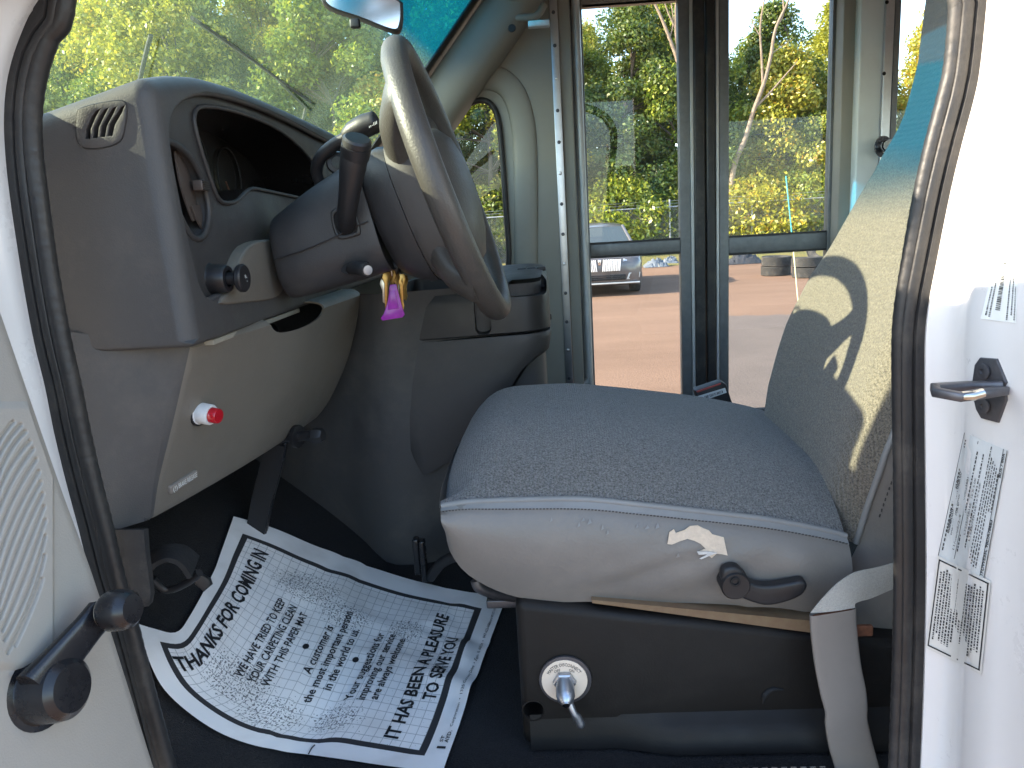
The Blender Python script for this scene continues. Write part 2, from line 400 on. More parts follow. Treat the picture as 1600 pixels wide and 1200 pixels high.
def boolean(me, cutters):
    a = bpy.data.objects.new('temp', me); COL.objects.link(a); tmp = [a]
    for i, c in enumerate(cutters):
        cm = from_bm(c) if isinstance(c, bmesh.types.BMesh) else c
        b = bpy.data.objects.new('temp_cut', cm); COL.objects.link(b); tmp.append(b)
        md = a.modifiers.new('b', 'BOOLEAN'); md.operation = 'DIFFERENCE'; md.object = b; md.solver = 'EXACT'
    dg = bpy.context.evaluated_depsgraph_get(); dg.update()
    out = bpy.data.meshes.new_from_object(a.evaluated_get(dg))
    for t in tmp: bpy.data.objects.remove(t)
    return out
def smooth_loop(pts, n=4): return spline(pts, n, True)
_TX = {}
def text_me(s, bold=0.0):
    """unit-height text mesh, x from 0"""
    cu = bpy.data.curves.new('t', 'FONT'); cu.body = s; cu.size = 1.0; cu.offset = bold; cu.resolution_u = 2
    o = bpy.data.objects.new('t', cu); COL.objects.link(o)
    dg = bpy.context.evaluated_depsgraph_get(); dg.update()
    me = bpy.data.meshes.new_from_object(o.evaluated_get(dg)); bpy.data.objects.remove(o)
    bm = bmesh.new(); bm.from_mesh(me); bmesh.ops.triangulate(bm, faces=bm.faces)
    bmesh.ops.subdivide_edges(bm, edges=[e for e in bm.edges if e.calc_length() > 0.25], cuts=2)
    bm.to_mesh(me); bm.free(); return me
def text(name, s, fn, mt, parent, bold=0.0, fit=None, align='l', height=1.0, ox=0.0, oy=0.0):
    """fn(x,y)->3D point.  fit = total width in fn units; height = letter height in fn units"""
    me = text_me(s, bold); n = len(me.vertices); co = np.empty(n*3); me.vertices.foreach_get('co', co); co = co.reshape(-1, 3)
    wd = co[:, 0].max()-co[:, 0].min(); x = co[:, 0]-co[:, 0].min()
    k = fit/wd if fit else height/0.72
    x = x*k; y = co[:, 1]*height/0.72
    if align == 'c': x = x - wd*k/2
    pts = np.array([tuple(fn(a+ox, b+oy)) for a, b in zip(x, y)])
    me.vertices.foreach_set('co', pts.ravel()); me.update()
    return add(name, me, mt, parent, None)

# ================================================================== SETTING OUTSIDE: ground
def ground_mat():
    mt = bpy.data.materials.new('old_asphalt'); mt.use_nodes = True
    N, L = nodes_of(mt); b = N['Principled BSDF']; b.inputs['Roughness'].default_value = 0.9; b.inputs['Specular IOR Level'].default_value = 0.2
    tc = N.new('ShaderNodeTexCoord')
    def noise(s, d, r, v=None):
        n = N.new('ShaderNodeTexNoise'); n.inputs['Scale'].default_value = s; n.inputs['Detail'].default_value = d; n.inputs['Roughness'].default_value = r
        L.new(v or tc.outputs['Object'], n.inputs['Vector']); return n
    mpg = N.new('ShaderNodeMapping'); mpg.inputs['Scale'].default_value = (0.35, 1, 1); L.new(tc.outputs['Object'], mpg.inputs[0])
    n1 = noise(0.6, 8, 0.7, mpg.outputs[0]); n2 = noise(40, 3, 0.8)
    r1 = N.new('ShaderNodeValToRGB'); e = r1.color_ramp.elements
    e[0].position = 0.3; e[0].color = (0.155, 0.094, 0.061, 1); e[1].position = 0.7; e[1].color = (0.230, 0.142, 0.094, 1)
    L.new(n1.outputs[0], r1.inputs[0])
    r2 = N.new('ShaderNodeValToRGB'); r2.color_ramp.elements[0].color = (0.72, 0.72, 0.72, 1); r2.color_ramp.elements[1].color = (1.25, 1.25, 1.25, 1)
    r2.color_ramp.elements[0].position = 0.3; r2.color_ramp.elements[1].position = 0.7
    L.new(n2.outputs[0], r2.inputs[0])
    mx = N.new('ShaderNodeMix'); mx.data_type = 'RGBA'; mx.blend_type = 'MULTIPLY'; mx.inputs[0].default_value = 1
    L.new(r1.outputs[0], mx.inputs[6]); L.new(r2.outputs[0], mx.inputs[7]); L.new(mx.outputs[2], b.inputs['Base Color'])
    bp = N.new('ShaderNodeBump'); bp.inputs['Strength'].default_value = 0.5; bp.inputs['Distance'].default_value = 0.02
    L.new(n2.outputs[0], bp.inputs['Height']); L.new(bp.outputs[0], b.inputs['Normal']); MATS['old_asphalt'] = mt
ground_mat()
mat('verge_grass', (0.20, 0.155, 0.045), 0.95, col2=(0.115, 0.125, 0.03), vscale=1.2, bump=0.9, bscale=18, dist=0.08)
rng = random.Random(4)
# ground sheet to the horizon, gently uneven
rows = []
for y in [-60, -20, -5, 0, 5, 10, 15, 20, 24, 40, 80, 200, 600]:
    rows.append([V((x, y, 0.0)) for x in [-600, -200, -80, -40, -20, -10, -5, 0, 5, 10, 20, 40, 80, 200, 600]])
loft('ground', rows, 'old_asphalt')['kind'] = 'structure'
# darker resurfaced strip of the lot
ap = [(1108, 496), (1140, 494), (1200, 493), (1260, 490), (1330, 486), (1420, 480), (1500, 474)]
far_ = spline([PZ(x, y, 0.0) for x, y in ap], 4); rows = []
for f in (0.0, 0.02, 0.3, 0.6, 1.0): rows.append([V((p.x*(1-0.62*f)+0.02*math.sin(i*1.7), p.y*(1-0.62*f)+0.05*math.sin(i*2.3)*(f < .01), 0.006)) for i, p in enumerate(far_)])
loft('asphalt_patch', rows, 'new_asphalt')['kind'] = 'structure'
# grass verge rising gently to the fence and the wood behind it
rows = []; vr = np.random.default_rng(3)
for y in [25.2, 25.6, 26.5, 28, 30, 33, 38, 46, 60, 90]:
    r_ = []
    for i in range(121):
        x = -60 + i
        zz = 0.006 if y < 25.4 else 0.05+0.012*(y-25)+vr.normal(0, 0.03) + max(0, y-33)*0.10
        r_.append(V((x*(1+max(0, y-46)/60), y+(vr.normal(0, .18) if y < 25.4 else 0), zz)))
    rows.append(r_)
loft('grass_verge', rows, 'verge_grass')['kind'] = 'structure'

# ================================================================== BUS CAB: floor
def hfl(X):                                               # floor height with the toe-board rising towards the front
    d = -0.33-X
    return 1.035 + (0 if d < 0 else min(d, 0.32)*0.75*min(1, d/0.05+0.0) if d < 0.05 else min(d, 0.32)*0.75)
xs = [-0.95, -0.8, -0.65, -0.6, -0.55, -0.5, -0.45, -0.42, -0.39, -0.37, -0.35, -0.33, -0.31, -0.2, 0, 0.3, 0.7, 1.0, 4.2]
rows = [[V((x, y, hfl(x))) for y in (0.74, 1.0, 1.4, 2.0, 2.55)] for x in xs]
fl = loft('floor', rows, 'black_carpet'); fl['kind'] = 'structure'

bus = thing('shuttle_bus', 'white painted shuttle bus body with black rubber around its open driver doorway', 'bus', (0, 1.6, 0))
# --- door seal: bulb and flange
YS = 0.72
LB = [(275, 1240), (262, 1200), (221, 1050), (202, 975), (181, 900), (163, 825), (144, 750), (127, 675), (113, 605), (97, 535), (82, 456), (70, 381), (60, 306), (52, 240), (50, 180), (58, 120), (77, 60), (103, 0)]
LF = [(252, 1240), (240, 1200), (201, 1050), (180, 975), (157, 900), (138, 825), (118, 750), (100, 675), (86, 605), (69, 535), (54, 456), (42, 381), (31, 306), (24, 240), (22, 180), (28, 120), (46, 60), (76, 0)]
RB = [(1499, -40), (1497, 0), (1488, 100), (1477, 150), (1457, 225), (1440, 300), (1422, 400), (1407, 500), (1405, 600), (1407, 750), (1407, 900), (1404, 1050), (1398, 1200), (1396, 1240)]
RF = [(1527, -40), (1525, 0), (1515, 100), (1506, 150), (1486, 225), (1468, 300), (1448, 400), (1430, 500), (1427, 600), (1428, 750), (1429, 900), (1426, 1050), (1420, 1200), (1417, 1240)]
lb = [P(x, y, YS) for x, y in LB]; rb = [P(x, y, YS) for x, y in RB]
lf = [P(x, y, YS-0.004) for x, y in LF]; rf = [P(x, y, YS-0.004) for x, y in RF]
topb = [V((-0.37, YS, 2.08)), V((-0.24, YS, 2.20)), V((0.0, YS, 2.27)), V((0.25, YS, 2.25)), V((0.38, YS, 2.14))]
topf = [V((-0.385, YS-.004, 2.095)), V((-0.245, YS-.004, 2.22)), V((0.0, YS-.004, 2.29)), V((0.26, YS-.004, 2.27)), V((0.40, YS-.004, 2.15))]
bulb = spline(lb+topb+rb, 10)
# finely ribbed bulb
bl = resample(bulb, 700)
rad = [(0.0092-0.0027*i/len(bl))*(1+0.03*math.sin(i*2.2)) for i in range(len(bl))]
tube('seal_bulb', bl, rad, 'rubber', bus, n=10)
flp = [(-1, -0.32), (-0.9, -0.42), (-0.3, -0.40), (-0.12, -0.15), (0.0, -0.38), (0.9, -0.40), (1, -0.3), (1, 0.35), (-1, 0.35)]
fpath = resample(spline(lf+topf+rf, 8), 160)
me = sweep_me(fpath, [0.0095+0.0035*i/159 for i in range(160)], profile=flp, up=(0, 1, 0)); add('seal_flange', me, 'rubber', bus, 60)
# thin bright lip line between bulb and flange
# --- painted aperture: A pillar (front) and B pillar (rear)
def pil(edge, cols, name, mt='white_paint', ang=60, smp=5):
    """edge: picture points of the seal's outer edge; cols: list of (dx pixels, depth)"""
    rows = []
    for dx, Y in cols: rows.append(spline([P(x+dx(y) if callable(dx) else x+dx, y, Y) for x, y in edge], smp))
    rows = list(map(list, zip(*rows)))
    return loft(name, rows, mt, bus, ang=ang)
LE = [(x-14, y) for x, y in LF]
LEe = LE+[(120, -60), (180, -140), (270, -240), (370, -330)]
pil(LEe, [(20, 0.735), (4, 0.722), (-6, 0.705), (-25, 0.69), (-60, 0.68), (-110, 0.655), (-150, 0.62)], 'pillar_skin')
RE = [(1528, -420), (1540, -260), (1543, -130)]+[(x+13, y) for x, y in RF]+[(1425, 1400), (1420, 1700)]
ridge = lambda a: (lambda y: a)
pil(RE, [(-14, 0.735), (0, 0.722), (6, 0.706), (26, 0.700), (50, 0.690), (62, 0.672), (72, 0.640), (120, 0.610), (160, 0.585), (182, 0.566), (205, 0.553), (270, 0.548), (420, 0.55), (600, 0.562)], 'door_pillar')
# --- outer body shell (behind / around)
boxr('roof', (-0.30, 0.60, 2.42), (4.3, 2.62, 2.50), 'bus_white', bus, 0.03)
boxr('headlining', (-0.16, 0.74, 2.385), (4.2, 2.50, 2.415), 'headliner', bus, 0.01)
boxr('side_wall', (0.52, 0.56, 0.45), (4.3, 0.60, 1.60), 'bus_white', bus, 0.005)
boxr('side_wall', (0.52, 0.56, 2.16), (4.3, 0.60, 2.42), 'bus_white', bus, 0.005)
for x in (0.52, 1.55, 2.6, 3.65): boxr('wall_post', (x, 0.562, 1.60), (x+(0.25 if x < 1 else .12), 0.598, 2.16), 'bus_white', bus, 0.004)
for x in (0.775, 1.675, 2.725): boxr('side_window', (x, 0.575, 1.60), (x+0.88 if x > 1 else 1.545, 0.580, 2.16), 'clear_glass', bus, 0)
boxr('end_wall', (4.2, 0.6, 0.5), (4.28, 2.6, 2.45), 'bus_white', bus, 0.01)
boxr('roof_rail', (-0.28, 0.60, 2.30), (0.55, 0.72, 2.42), 'white_paint', bus, 0.02)
boxr('sill_outer', (-0.75, 0.60, 0.62), (0.56, 0.755, 1.02), 'white_paint', bus, 0.01)
boxr('side_skirt', (0.93, 2.50, 0.45), (4.3, 2.56, 1.48), 'bus_white', bus, 0.004)
boxr('wall_header', (-0.05, 2.50, 2.32), (4.3, 2.56, 2.42), 'trim_beige', bus, 0.004)
for x in (1.62, 2.6, 3.6): boxr('window_post', (x, 2.502, 1.48), (x+.1, 2.552, 2.32), 'dark_aluminium', bus, 0.004)
boxr('side_window', (1.06, 2.525, 1.48), (3.6, 2.530, 2.32), 'clear_glass', bus, 0)
boxr('fender', (-1.65, 0.60, 0.55), (-0.80, 0.66, 1.60), 'white_paint', bus, 0.03)
# hinge pillar / cowl side closing the front of the doorway, and the firewall
boxr('hinge_pillar', (-0.98, 0.655, 0.55), (-0.575, 0.790, 1.60), 'white_paint', bus, 0.01)
boxr('cowl_side', (-0.98, 0.655, 1.60), (-0.585, 0.800, 1.885), 'white_paint', bus, 0.01)  # top carried up out of view so it blocks sun from the dash end
boxr('firewall', (-0.99, 0.79, 0.55), (-0.955, 2.45, 1.78), 'void_black', bus, 0.004)
boxr('kick_panel', (-0.95, 0.785, 1.0), (-0.52, 0.812, 1.40), 'black_carpet', bus, 0.006)
tube('windshield_pillar', [V((-0.66, 0.722, 1.72)), V((-0.56, 0.722, 1.86)), V((-0.44, 0.722, 2.02)), V((-0.29, 0.722, 2.20)), V((-0.17, 0.722, 2.34))], 0.055, 'white_paint', bus, sm=4, n=14, profile=[(-.75, -.6), (-.6, -.8), (.6, -.8), (.75, -.6), (.75, .6), (.6, .8), (-.6, .8), (-.75, .6)], up=(0, 1, 0))
boxr('hood', (-1.65, 0.66, 1.30), (-0.86, 2.45, 1.50), 'white_paint', bus, 0.06, 5)
# sill scuff plates with stitched edge, at the foot of the doorway
for a, b, yy, ye in ((480, 1005, 1178, 1168), (1020, 1300, 1191, 1184)):
    A, B = P(a, yy+10, 0.79), P(b, ye+14, 0.79); z = 1.058
    boxr('scuff_plate', (A.x, 0.735, z-0.02), (B.x, 0.795, z), 'pedestal_brown', bus, 0.006)
    nst = int((B.x-A.x)/0.011)
    for i in range(nst):
        x = A.x+0.006+i*0.011
        boxr('stitch', (x, 0.7925, z+0.0004), (x+0.0065, 0.7937, z+0.0012), 'sleeve_gray', bus, 0)
boxr('sill_kick', (-0.5, 0.757, 0.98), (0.42, 0.775, 1.046), 'black_plastic', bus, 0.004)
for i in range(14):
    boxr('tread_rib', (-0.335+i*0.006, 0.745, 1.0385), (-0.333+i*0.006, 0.79, 1.042), 'black_plastic', bus, 0)

# ================================================================== windshield, right pillar, header
def wsx(z, y): return -0.177 + (z-2.246)*0.85 - 0.10*(1-((y-1.55)/0.85)**2)*0.55 - 0.03
rows = []
for i in range(13):
    z = 1.66+(2.36-1.66)*i/12
    rows.append([V((wsx(z, y), y, z)) for y in np.linspace(0.70, 2.33, 25)])
ws = loft('windshield', rows, 'windshield_glass', bus, ang=80)
# black band (frit) along the right edge, then the beige pillar trim
def wedge(y, off=0.0): return [V((wsx(z, y)+off, y, z)) for z in np.linspace(1.70, 2.33, 14)]
rows = [[p+V((0.012, 0, 0)) for p in wedge(2.265)], [p+V((0.014, 0.0, 0)) for p in wedge(2.335)], [p+V((0.03, 0.03, 0)) for p in wedge(2.36)]]
loft('windshield_gasket', rows, 'black_plastic', bus, ang=60, thick=0.004)
rows = []
prof = [(0.018, 2.322), (0.03, 2.312), (0.06, 2.306), (0.10, 2.304), (0.14, 2.310), (0.165, 2.325), (0.175, 2.35), (0.18, 2.40)]
for dx, y in prof: rows.append([V((wsx(z, 2.33)+dx+0.01, y, z)) for z in np.linspace(1.62, 2.36, 16)])
loft('pillar_trim', rows, 'trim_beige', bus, ang=60, thick=0.004)
# header trim above the windshield with its visor bracket
rows = []
for y in np.linspace(0.74, 2.42, 12):
    sag = 0.0
    rows.append([V((wsx(2.33, 2.3)-0.02, y, 2.37)), V((wsx(2.33, 2.3)+0.01, y, 2.325)), V((-0.06, y, 2.298)), V((0.0, y, 2.30)), V((0.05, y, 2.325)), V((0.06, y, 2.40))])
loft('header_trim', rows, 'trim_beige', bus, ang=50, thick=0.004)
tube('visor_rod', [P(790, 26, 2.32), P(835, 26, 2.32), P(850, 8, 2.34)], 0.010, 'trim_beige', bus, sm=5)
box('header_clip', P(842, 38, 2.30), (0.06, 0.03, 0.016), 'white_plastic', bus, 0.003)
lathe('trim_screw', [(0, .004), (.010, .003), (.011, 0)], P(800, 44, 2.285), (0, -1, 0), 'black_plastic', bus, n=14)
# quarter-window wall (right cowl side)
YQ = 2.40
def Q(x, y, Y=YQ): return P(x, y, Y)
hole = smooth_loop([Q(716, 186), Q(728, 166), Q(750, 157), Q(768, 164), Q(779, 190), Q(785, 250), Q(790, 320), Q(794, 420), Q(770, 480), Q(700, 480), Q(660, 420), Q(668, 300), Q(690, 225)], 4)
outl = [Q(250, 800), Q(250, 430), Q(600, 330), Q(655, 215), Q(700, 150), Q(760, 80), Q(835, 35), Q(862, 33), Q(890, 640)]
plate('cowl_wall', [outl, hole], (0, -1, 0), 0.05, 'trim_beige', bus, 0.004)
hl = [p+V((0, -0.004, 0)) for p in hole]
tube('quarter_gasket', hl, 0.009, 'rubber', bus, n=10, cyclic=True)
plate('quarter_pane', [[p+V((0, 0.03, 0)) for p in hole]], (0, -1, 0), 0.004, 'clear_glass', bus)
# soft raised moulding round the quarter window
ring = [Q(690, 205), Q(705, 160), Q(735, 128), Q(772, 122), Q(802, 145), Q(818, 200), Q(822, 290), Q(822, 400), Q(822, 560)]
prf = [(math.cos(a)*1.0, math.sin(a)*0.55) for a in np.linspace(0, 2*math.pi, 14, endpoint=False)]
tube('window_moulding', ring, 0.036, 'trim_beige', bus, sm=6, profile=[(a, b*0.6) for a, b in prf], up=(0, 1, 0), ang=80)
# door-side corner of the cowl wall
YW = 2.50
def col(name, x0, x1, y0, y1, mt, par, z0=0.9, z1=2.45, bev=0.003, row=350):
    a = P(x0, row, (y0)).x; b = P(x1, row, y0).x
    return boxr(name, (a, y0, z0), (b, y1, z1), mt, par, bev)
col('jamb_trim', 822, 876, 2.405, 2.46, 'trim_beige', bus, bev=0.01)
st = col('rivet_strip', 873.5, 885, 2.396, 2.404, 'aluminium', bus, bev=0.001)
xs_ = P(879, 350, 2.396).x
for i in range(16):
    lathe('rivet', [(0, .003), (.004, .0022), (.0055, 0)], (xs_, 2.396, 1.02+i*0.09), (0, -1, 0), 'steel_dark' if i % 3 else 'aluminium', bus, n=10)
col('door_post', 885.5, 903, 2.41, 2.50, 'trim_beige', bus, bev=0.004)
# rounded bright pull tube framing the front edge of the doorway, returning at its foot
tx = P(912, 350, 2.44).x
zb = P(915, 600, 2.44).z
tube('post_tube', [V((tx, 2.44, 2.44)), V((tx, 2.44, zb+0.06)), V((tx-0.002, 2.44, zb+0.02)), V((tx-0.012, 2.44, zb+0.005)), V((tx-0.03, 2.44, zb))], 0.0125, 'light_aluminium', bus, sm=6, n=14)
col('door_jamb', 1309, 1334, 2.44, 2.56, 'trim_beige', bus)
col('door_post', 1334.5, 1370, 2.40, 2.56, 'post_light', bus, bev=0.006)
col('rivet_strip', 1371, 1384, 2.385, 2.398, 'aluminium', bus, bev=0.001)
xr = P(1378, 200, 2.385).x
for i in range(14): lathe('rivet', [(0, .0025), (.004, .002), (.0055, 0)], (xr, 2.385, 1.1+i*0.19), (0, -1, 0), 'void_black', bus, n=10)
col('window_frame', 1385, 1394, 2.39, 2.42, 'dark_aluminium', bus)

# ================================================================== folding entry door, two leaves
def leaf(label, xl, gl0, gl1, xr_, bar, name='folding_door_leaf'):
    t = thing(name, label, 'door leaf', (P(xl, 350, YW).x, YW, 0.7), 'leaves of the entry door')
    z0, z1 = 0.55, 2.38
    col('stile', xl, gl0, YW, YW+0.035, 'dark_aluminium', t, z0, z1, 0.002)
    col('stile', gl1, xr_, YW, YW+0.035, 'dark_aluminium', t, z0, z1, 0.002)
    a, b = P(gl0, 350, YW).x, P(gl1, 350, YW).x
    zt, zbm = bar
    boxr('mid_rail', (a+.0005, YW+.002, zbm), (b-.0005, YW+.033, zt), 'dark_aluminium', t, 0.002)
    boxr('top_rail', (a+.0005, YW+.002, z1-.06), (b-.0005, YW+.033, z1), 'dark_aluminium', t, 0.002)
    boxr('bottom_rail', (a+.0005, YW+.002, z0), (b-.0005, YW+.033, z0+.1), 'dark_aluminium', t, 0.002)
    boxr('pane', (a-.004, YW+.015, zt-.004), (b+.004, YW+.020, z1-.055), 'door_glass', t, 0)
    boxr('pane', (a-.004, YW+.015, z0+.095), (b+.004, YW+.020, zbm+.004), 'door_glass', t, 0)
    # slim gasket bead round the upper pane
    for z in (zt+.003, zbm-.003): boxr('glazing_bead', (a, YW+.006, z-.003), (b, YW+.012, z+.003), 'rubber', t, 0)
    return t
bz = P(1000, 378, YW).z, P(1000, 397, YW).z
t1 = leaf('dark aluminium door leaf beside the riveted front post, parked car seen through it', 900, 921, 1063, 1080, bz)
bz2 = P(1220, 367, YW).z, P(1220, 392, YW).z
t2 = leaf('dark aluminium door leaf beside the driver seat, old tyres seen through it', 1124, 1139, 1293, 1308, bz2)
for t, a, b in ((t1, 1080.3, 1085), (t2, 1119.5, 1123.7)): col('edge_strip', a, b, YW-.006, YW+.03, 'light_aluminium', t, 0.55, 2.38, 0.001)
for t, a, b in ((t1, 1085.5, 1103), (t2, 1104.5, 1119)):
    o = col('door_gasket', a, b, YW-.012, YW+.03, 'rubber', t, 0.55, 2.38, 0.006)

# ================================================================== rear-view mirror
rm = thing('rear_view_mirror', 'rear-view mirror in black frame hanging at the windshield', 'mirror', tuple(P(570, 20, 1.5)))
cs = [(505, -8), (560, -26), (622, -2), (630, 12), (628, 40), (616, 48), (560, 27), (512, 10)]
def RMp(x, y, d=0): return P(x, y, 1.5+(x-570)*0.0002) + V((-d, 0.0, 0))
lp = smooth_loop([RMp(x, y) for x, y in cs], 4)
nrmm = (RMp(622, -2)-RMp(512, 10)).cross(RMp(560, 27)-RMp(560, -26)).normalized()
if nrmm.y > 0: nrmm = -nrmm
plate('housing', [lp], nrmm, 0.03, 'black_plastic', rm, 0.004)
cen = sum(lp, V())/len(lp)
plate('mirror_glass', [[cen+(p-cen)*0.90+nrmm*0.0012 for p in lp]], nrmm, 0.002, 'chrome', rm)
box('tilt_tab', P(555, 37, 1.495), (0.018, 0.014, 0.016), 'black_plastic', rm, 0.003)
tube('mount_arm', [cen-nrmm*0.03, cen-nrmm*0.06+V((-.02, .02, .03)), V((wsx(2.18, 1.52)+0.004, 1.54, 2.18))], 0.008, 'black_plastic', rm, sm=4)

# ================================================================== wipers outside the glass
def wiper(pts, label):
    pp = []
    for x, y, Y in pts:
        p = P(x, y, Y)
        # slide along the ray until it meets the glass
        d = ray(x, y); best = None
        for k in range(400):
            s = 0.5+k*0.008; q = V((0, 0, CAMZ))+d*(s/d.y)
            if q.x < wsx(q.z, q.y)-0.012: best = q; break
        pp.append(best or p)
    t = thing('windshield_wiper', label, 'wiper', tuple(pp[0]))
    tube('wiper_blade', pp, 0.0030, 'rubber_dull', t, n=8)
    tube('wiper_arm', [pp[0]+V((-.03, 0, -.06)), pp[0]+V((-.012, 0, -.01)), pp[1]+V((-.004, 0, 0))], 0.0028, 'rubber_dull', t, n=8)
wiper([(485, 160, 1.2), (440, 128, 1.2), (400, 98, 1.2), (340, 56, 1.2), (300, 28, 1.2)], 'long black windshield wiper slanting behind the instrument hood')
wiper([(214, 145, 1.0), (218, 128, 1.0), (224, 100, 1.0), (232, 68, 1.0), (236, 55, 1.0)], 'short upright black wiper above the slotted dash vent')

# ================================================================== DASHBOARD
XF = -0.385
dash = thing('dashboard', 'grey moulded dashboard with instrument hood over the dark gauge recess', 'dashboard', (-0.5, 1.3, 1.38))
bm = box_bm(((-0.95+XF)/2, (0.795+2.36)/2, (1.585+1.87)/2), (XF+0.95, 2.36-0.795, 1.87-1.585), 0.0)
low_ = [e for e in bm.edges if max(v.co.z for v in e.verts) < 1.6]
bmesh.ops.bevel(bm, geom=low_, offset=0.008, segments=3, profile=0.5, affect='EDGES')
vert = [e for e in bm.edges if max(v.co.z for v in e.verts) > 1.75]
bmesh.ops.bevel(bm, geom=vert, offset=0.019, segments=6, profile=0.5, affect='EDGES')
for yy in (0.825, 0.85, 0.875, 0.90, 0.93, 0.97, 1.02, 1.08, 1.15, 1.25, 1.4, 1.6, 1.8, 2.0):
    bmesh.ops.bisect_plane(bm, geom=list(bm.verts)+list(bm.edges)+list(bm.faces), plane_co=(0, yy, 0), plane_no=(0, 1, 0))
for v in bm.verts:
    if v.co.z > 1.75:                                     # the top falls towards the windshield, and dips beyond the cluster hood
        v.co.z -= 0.26*max(0, (XF-0.035)-v.co.x)
        v.co.z += float(np.interp(v.co.y, [0.79, 0.82, 0.85, 0.88, 0.93, 1.0, 1.1, 1.3, 1.6, 1.9, 2.4], [-0.012, -0.006, 0.001, 0.007, 0.014, 0.019, 0.021, 0.019, 0.012, 0.0, -0.01]))
    if v.co.y < 0.9: v.co.y += (1.87-v.co.z)*0.05
me = from_bm(bm)
def prism(pts, x0, x1):
    """cutter with outline given at X=XF seen from the driver, running from x0 to x1 along X"""
    bmx = bmesh.new(); a = [bmx.verts.new((x0, p.y, p.z)) for p in pts]; b = [bmx.verts.new((x1, p.y, p.z)) for p in pts]
    bmx.faces.new(a); bmx.faces.new(b[::-1]); n = len(pts)
    for i in range(n): bmx.faces.new((a[i], a[(i+1) % n], b[(i+1) % n], b[i]))
    bmesh.ops.recalc_face_normals(bmx, faces=bmx.faces); return bmx
F_ = lambda x, y: PX(x, y, XF)
bezel = smooth_loop([F_(267, 180), F_(294, 150), F_(340, 145), F_(420, 171), F_(500, 212), F_(546, 242), F_(590, 330), F_(560, 420), F_(440, 440), F_(352, 462), F_(330, 470), F_(314, 452), F_(302, 410), F_(282, 320), F_(266, 230)], 3)
clus = smooth_loop([F_(318, 178), F_(334, 165), F_(390, 176), F_(450, 204), F_(492, 244), F_(512, 285), F_(520, 315), F_(440, 300), F_(408, 294), F_(394, 302), F_(382, 314), F_(364, 316), F_(352, 304), F_(336, 258), F_(322, 210)], 3)
venth = smooth_loop([F_(270, 222), F_(288, 222), F_(314, 244), F_(334, 284), F_(343, 330), F_(336, 366), F_(318, 370), F_(298, 336), F_(282, 286), F_(272, 245)], 3)
def EY(p): return 0.795+(1.87-p.z)*0.05
def _E(x, y, d=0.0):
    p = P(x, y, 0.80)
    for _ in range(4): p = P(x, y, EY(p)-d)
    return p
SLOTS = []
for i in range(4):
    x0 = 133+i*11.5
    SLOTS.append([(x0, 209-i*1.5), (x0+1+i, 194-i*3), (x0+10+i*2, 174-i*2), (x0+17+i*1.5, 165-i*2), (x0+24+i*1.2, 162-i*2), (x0+17+i*2, 174-i*2), (x0+9+i, 193-i*2), (x0+8, 209-i*1.5)])
def prismY(pts, y0, y1):
    bmx = bmesh.new(); a = [bmx.verts.new((p.x, y0, p.z)) for p in pts]; b = [bmx.verts.new((p.x, y1, p.z)) for p in pts]
    bmx.faces.new(a); bmx.faces.new(b[::-1]); n = len(pts)
    for i in range(n): bmx.faces.new((a[i], a[(i+1) % n], b[(i+1) % n], b[i]))
    bmesh.ops.recalc_face_normals(bmx, faces=bmx.faces); return bmx
shell = boolean(me, [prismY([_E(x, y+8) for x, y in s], 0.75, 0.835) for s in SLOTS]+[prism(bezel, XF-0.014, XF+0.05), prism(clus, XF-0.115, XF+0.05), prism(venth, XF-0.055, XF+0.05)])
o = add('dash_shell', shell, 'dash_gray', dash, 30)
# darker bezel face set in the recess
plate('instrument_bezel', [bezel_ for bezel_ in ([[V((XF-0.0125, p.y, p.z)) for p in bezel], [V((XF-0.0125, p.y, p.z)) for p in clus], [V((XF-0.0125, p.y, p.z)) for p in venth]])], (1, 0, 0), 0.004, 'dash_dark', dash, 0.0015)
# rolled lips
tube('cluster_lip', [V((XF-0.011, p.y, p.z)) for p in clus], 0.0028, 'dash_dark', dash, n=8, cyclic=True)
tube('bezel_lip', [V((XF-0.006, p.y, p.z)) for p in bezel], 0.0045, 'dash_gray', dash, n=8, cyclic=True)
# gauge recess: dark liner and faint dials
gl_ = [V((XF-0.113, p.y, p.z)) for p in clus]
plate('gauge_face', [gl_], (1, 0, 0), 0.003, 'gauge_black', dash)
rows = [[V((x, p.y, p.z)) + (V((0, 0, 0))) for p in [cc*0.985+(sum(clus, V())/len(clus))*0.015 for cc in clus]] for x in (XF-0.0135, XF-0.06, XF-0.112)]
loft('gauge_liner', rows, 'gauge_black', dash, closed=True, ang=40)
gcen = sum(clus, V())/len(clus)
for dy, dz, r in ((-0.12, 0.0, 0.045), (0.02, 0.012, 0.055), (0.15, 0.0, 0.045)):
    tube('dial_ring', [V((XF-0.109, gcen.y+dy+r*math.cos(a), gcen.z+dz+r*math.sin(a))) for a in np.linspace(0, 2*math.pi, 30, endpoint=False)], 0.0012, 'dial_gray', dash, n=6, cyclic=True)
    box('dial_needle', (XF-0.108, gcen.y+dy-0.012, gcen.z+dz-0.02), (0.002, 0.0018, 0.03), 'rust', dash, 0, rot=Matrix.Rotation(0.6, 3, 'X'))
box('cluster_lamp', PX(405, 203, XF-0.07), (0.03, 0.03, 0.006), 'white_plastic', dash, 0.002, rot=Matrix.Rotation(0.3, 3, 'X'))
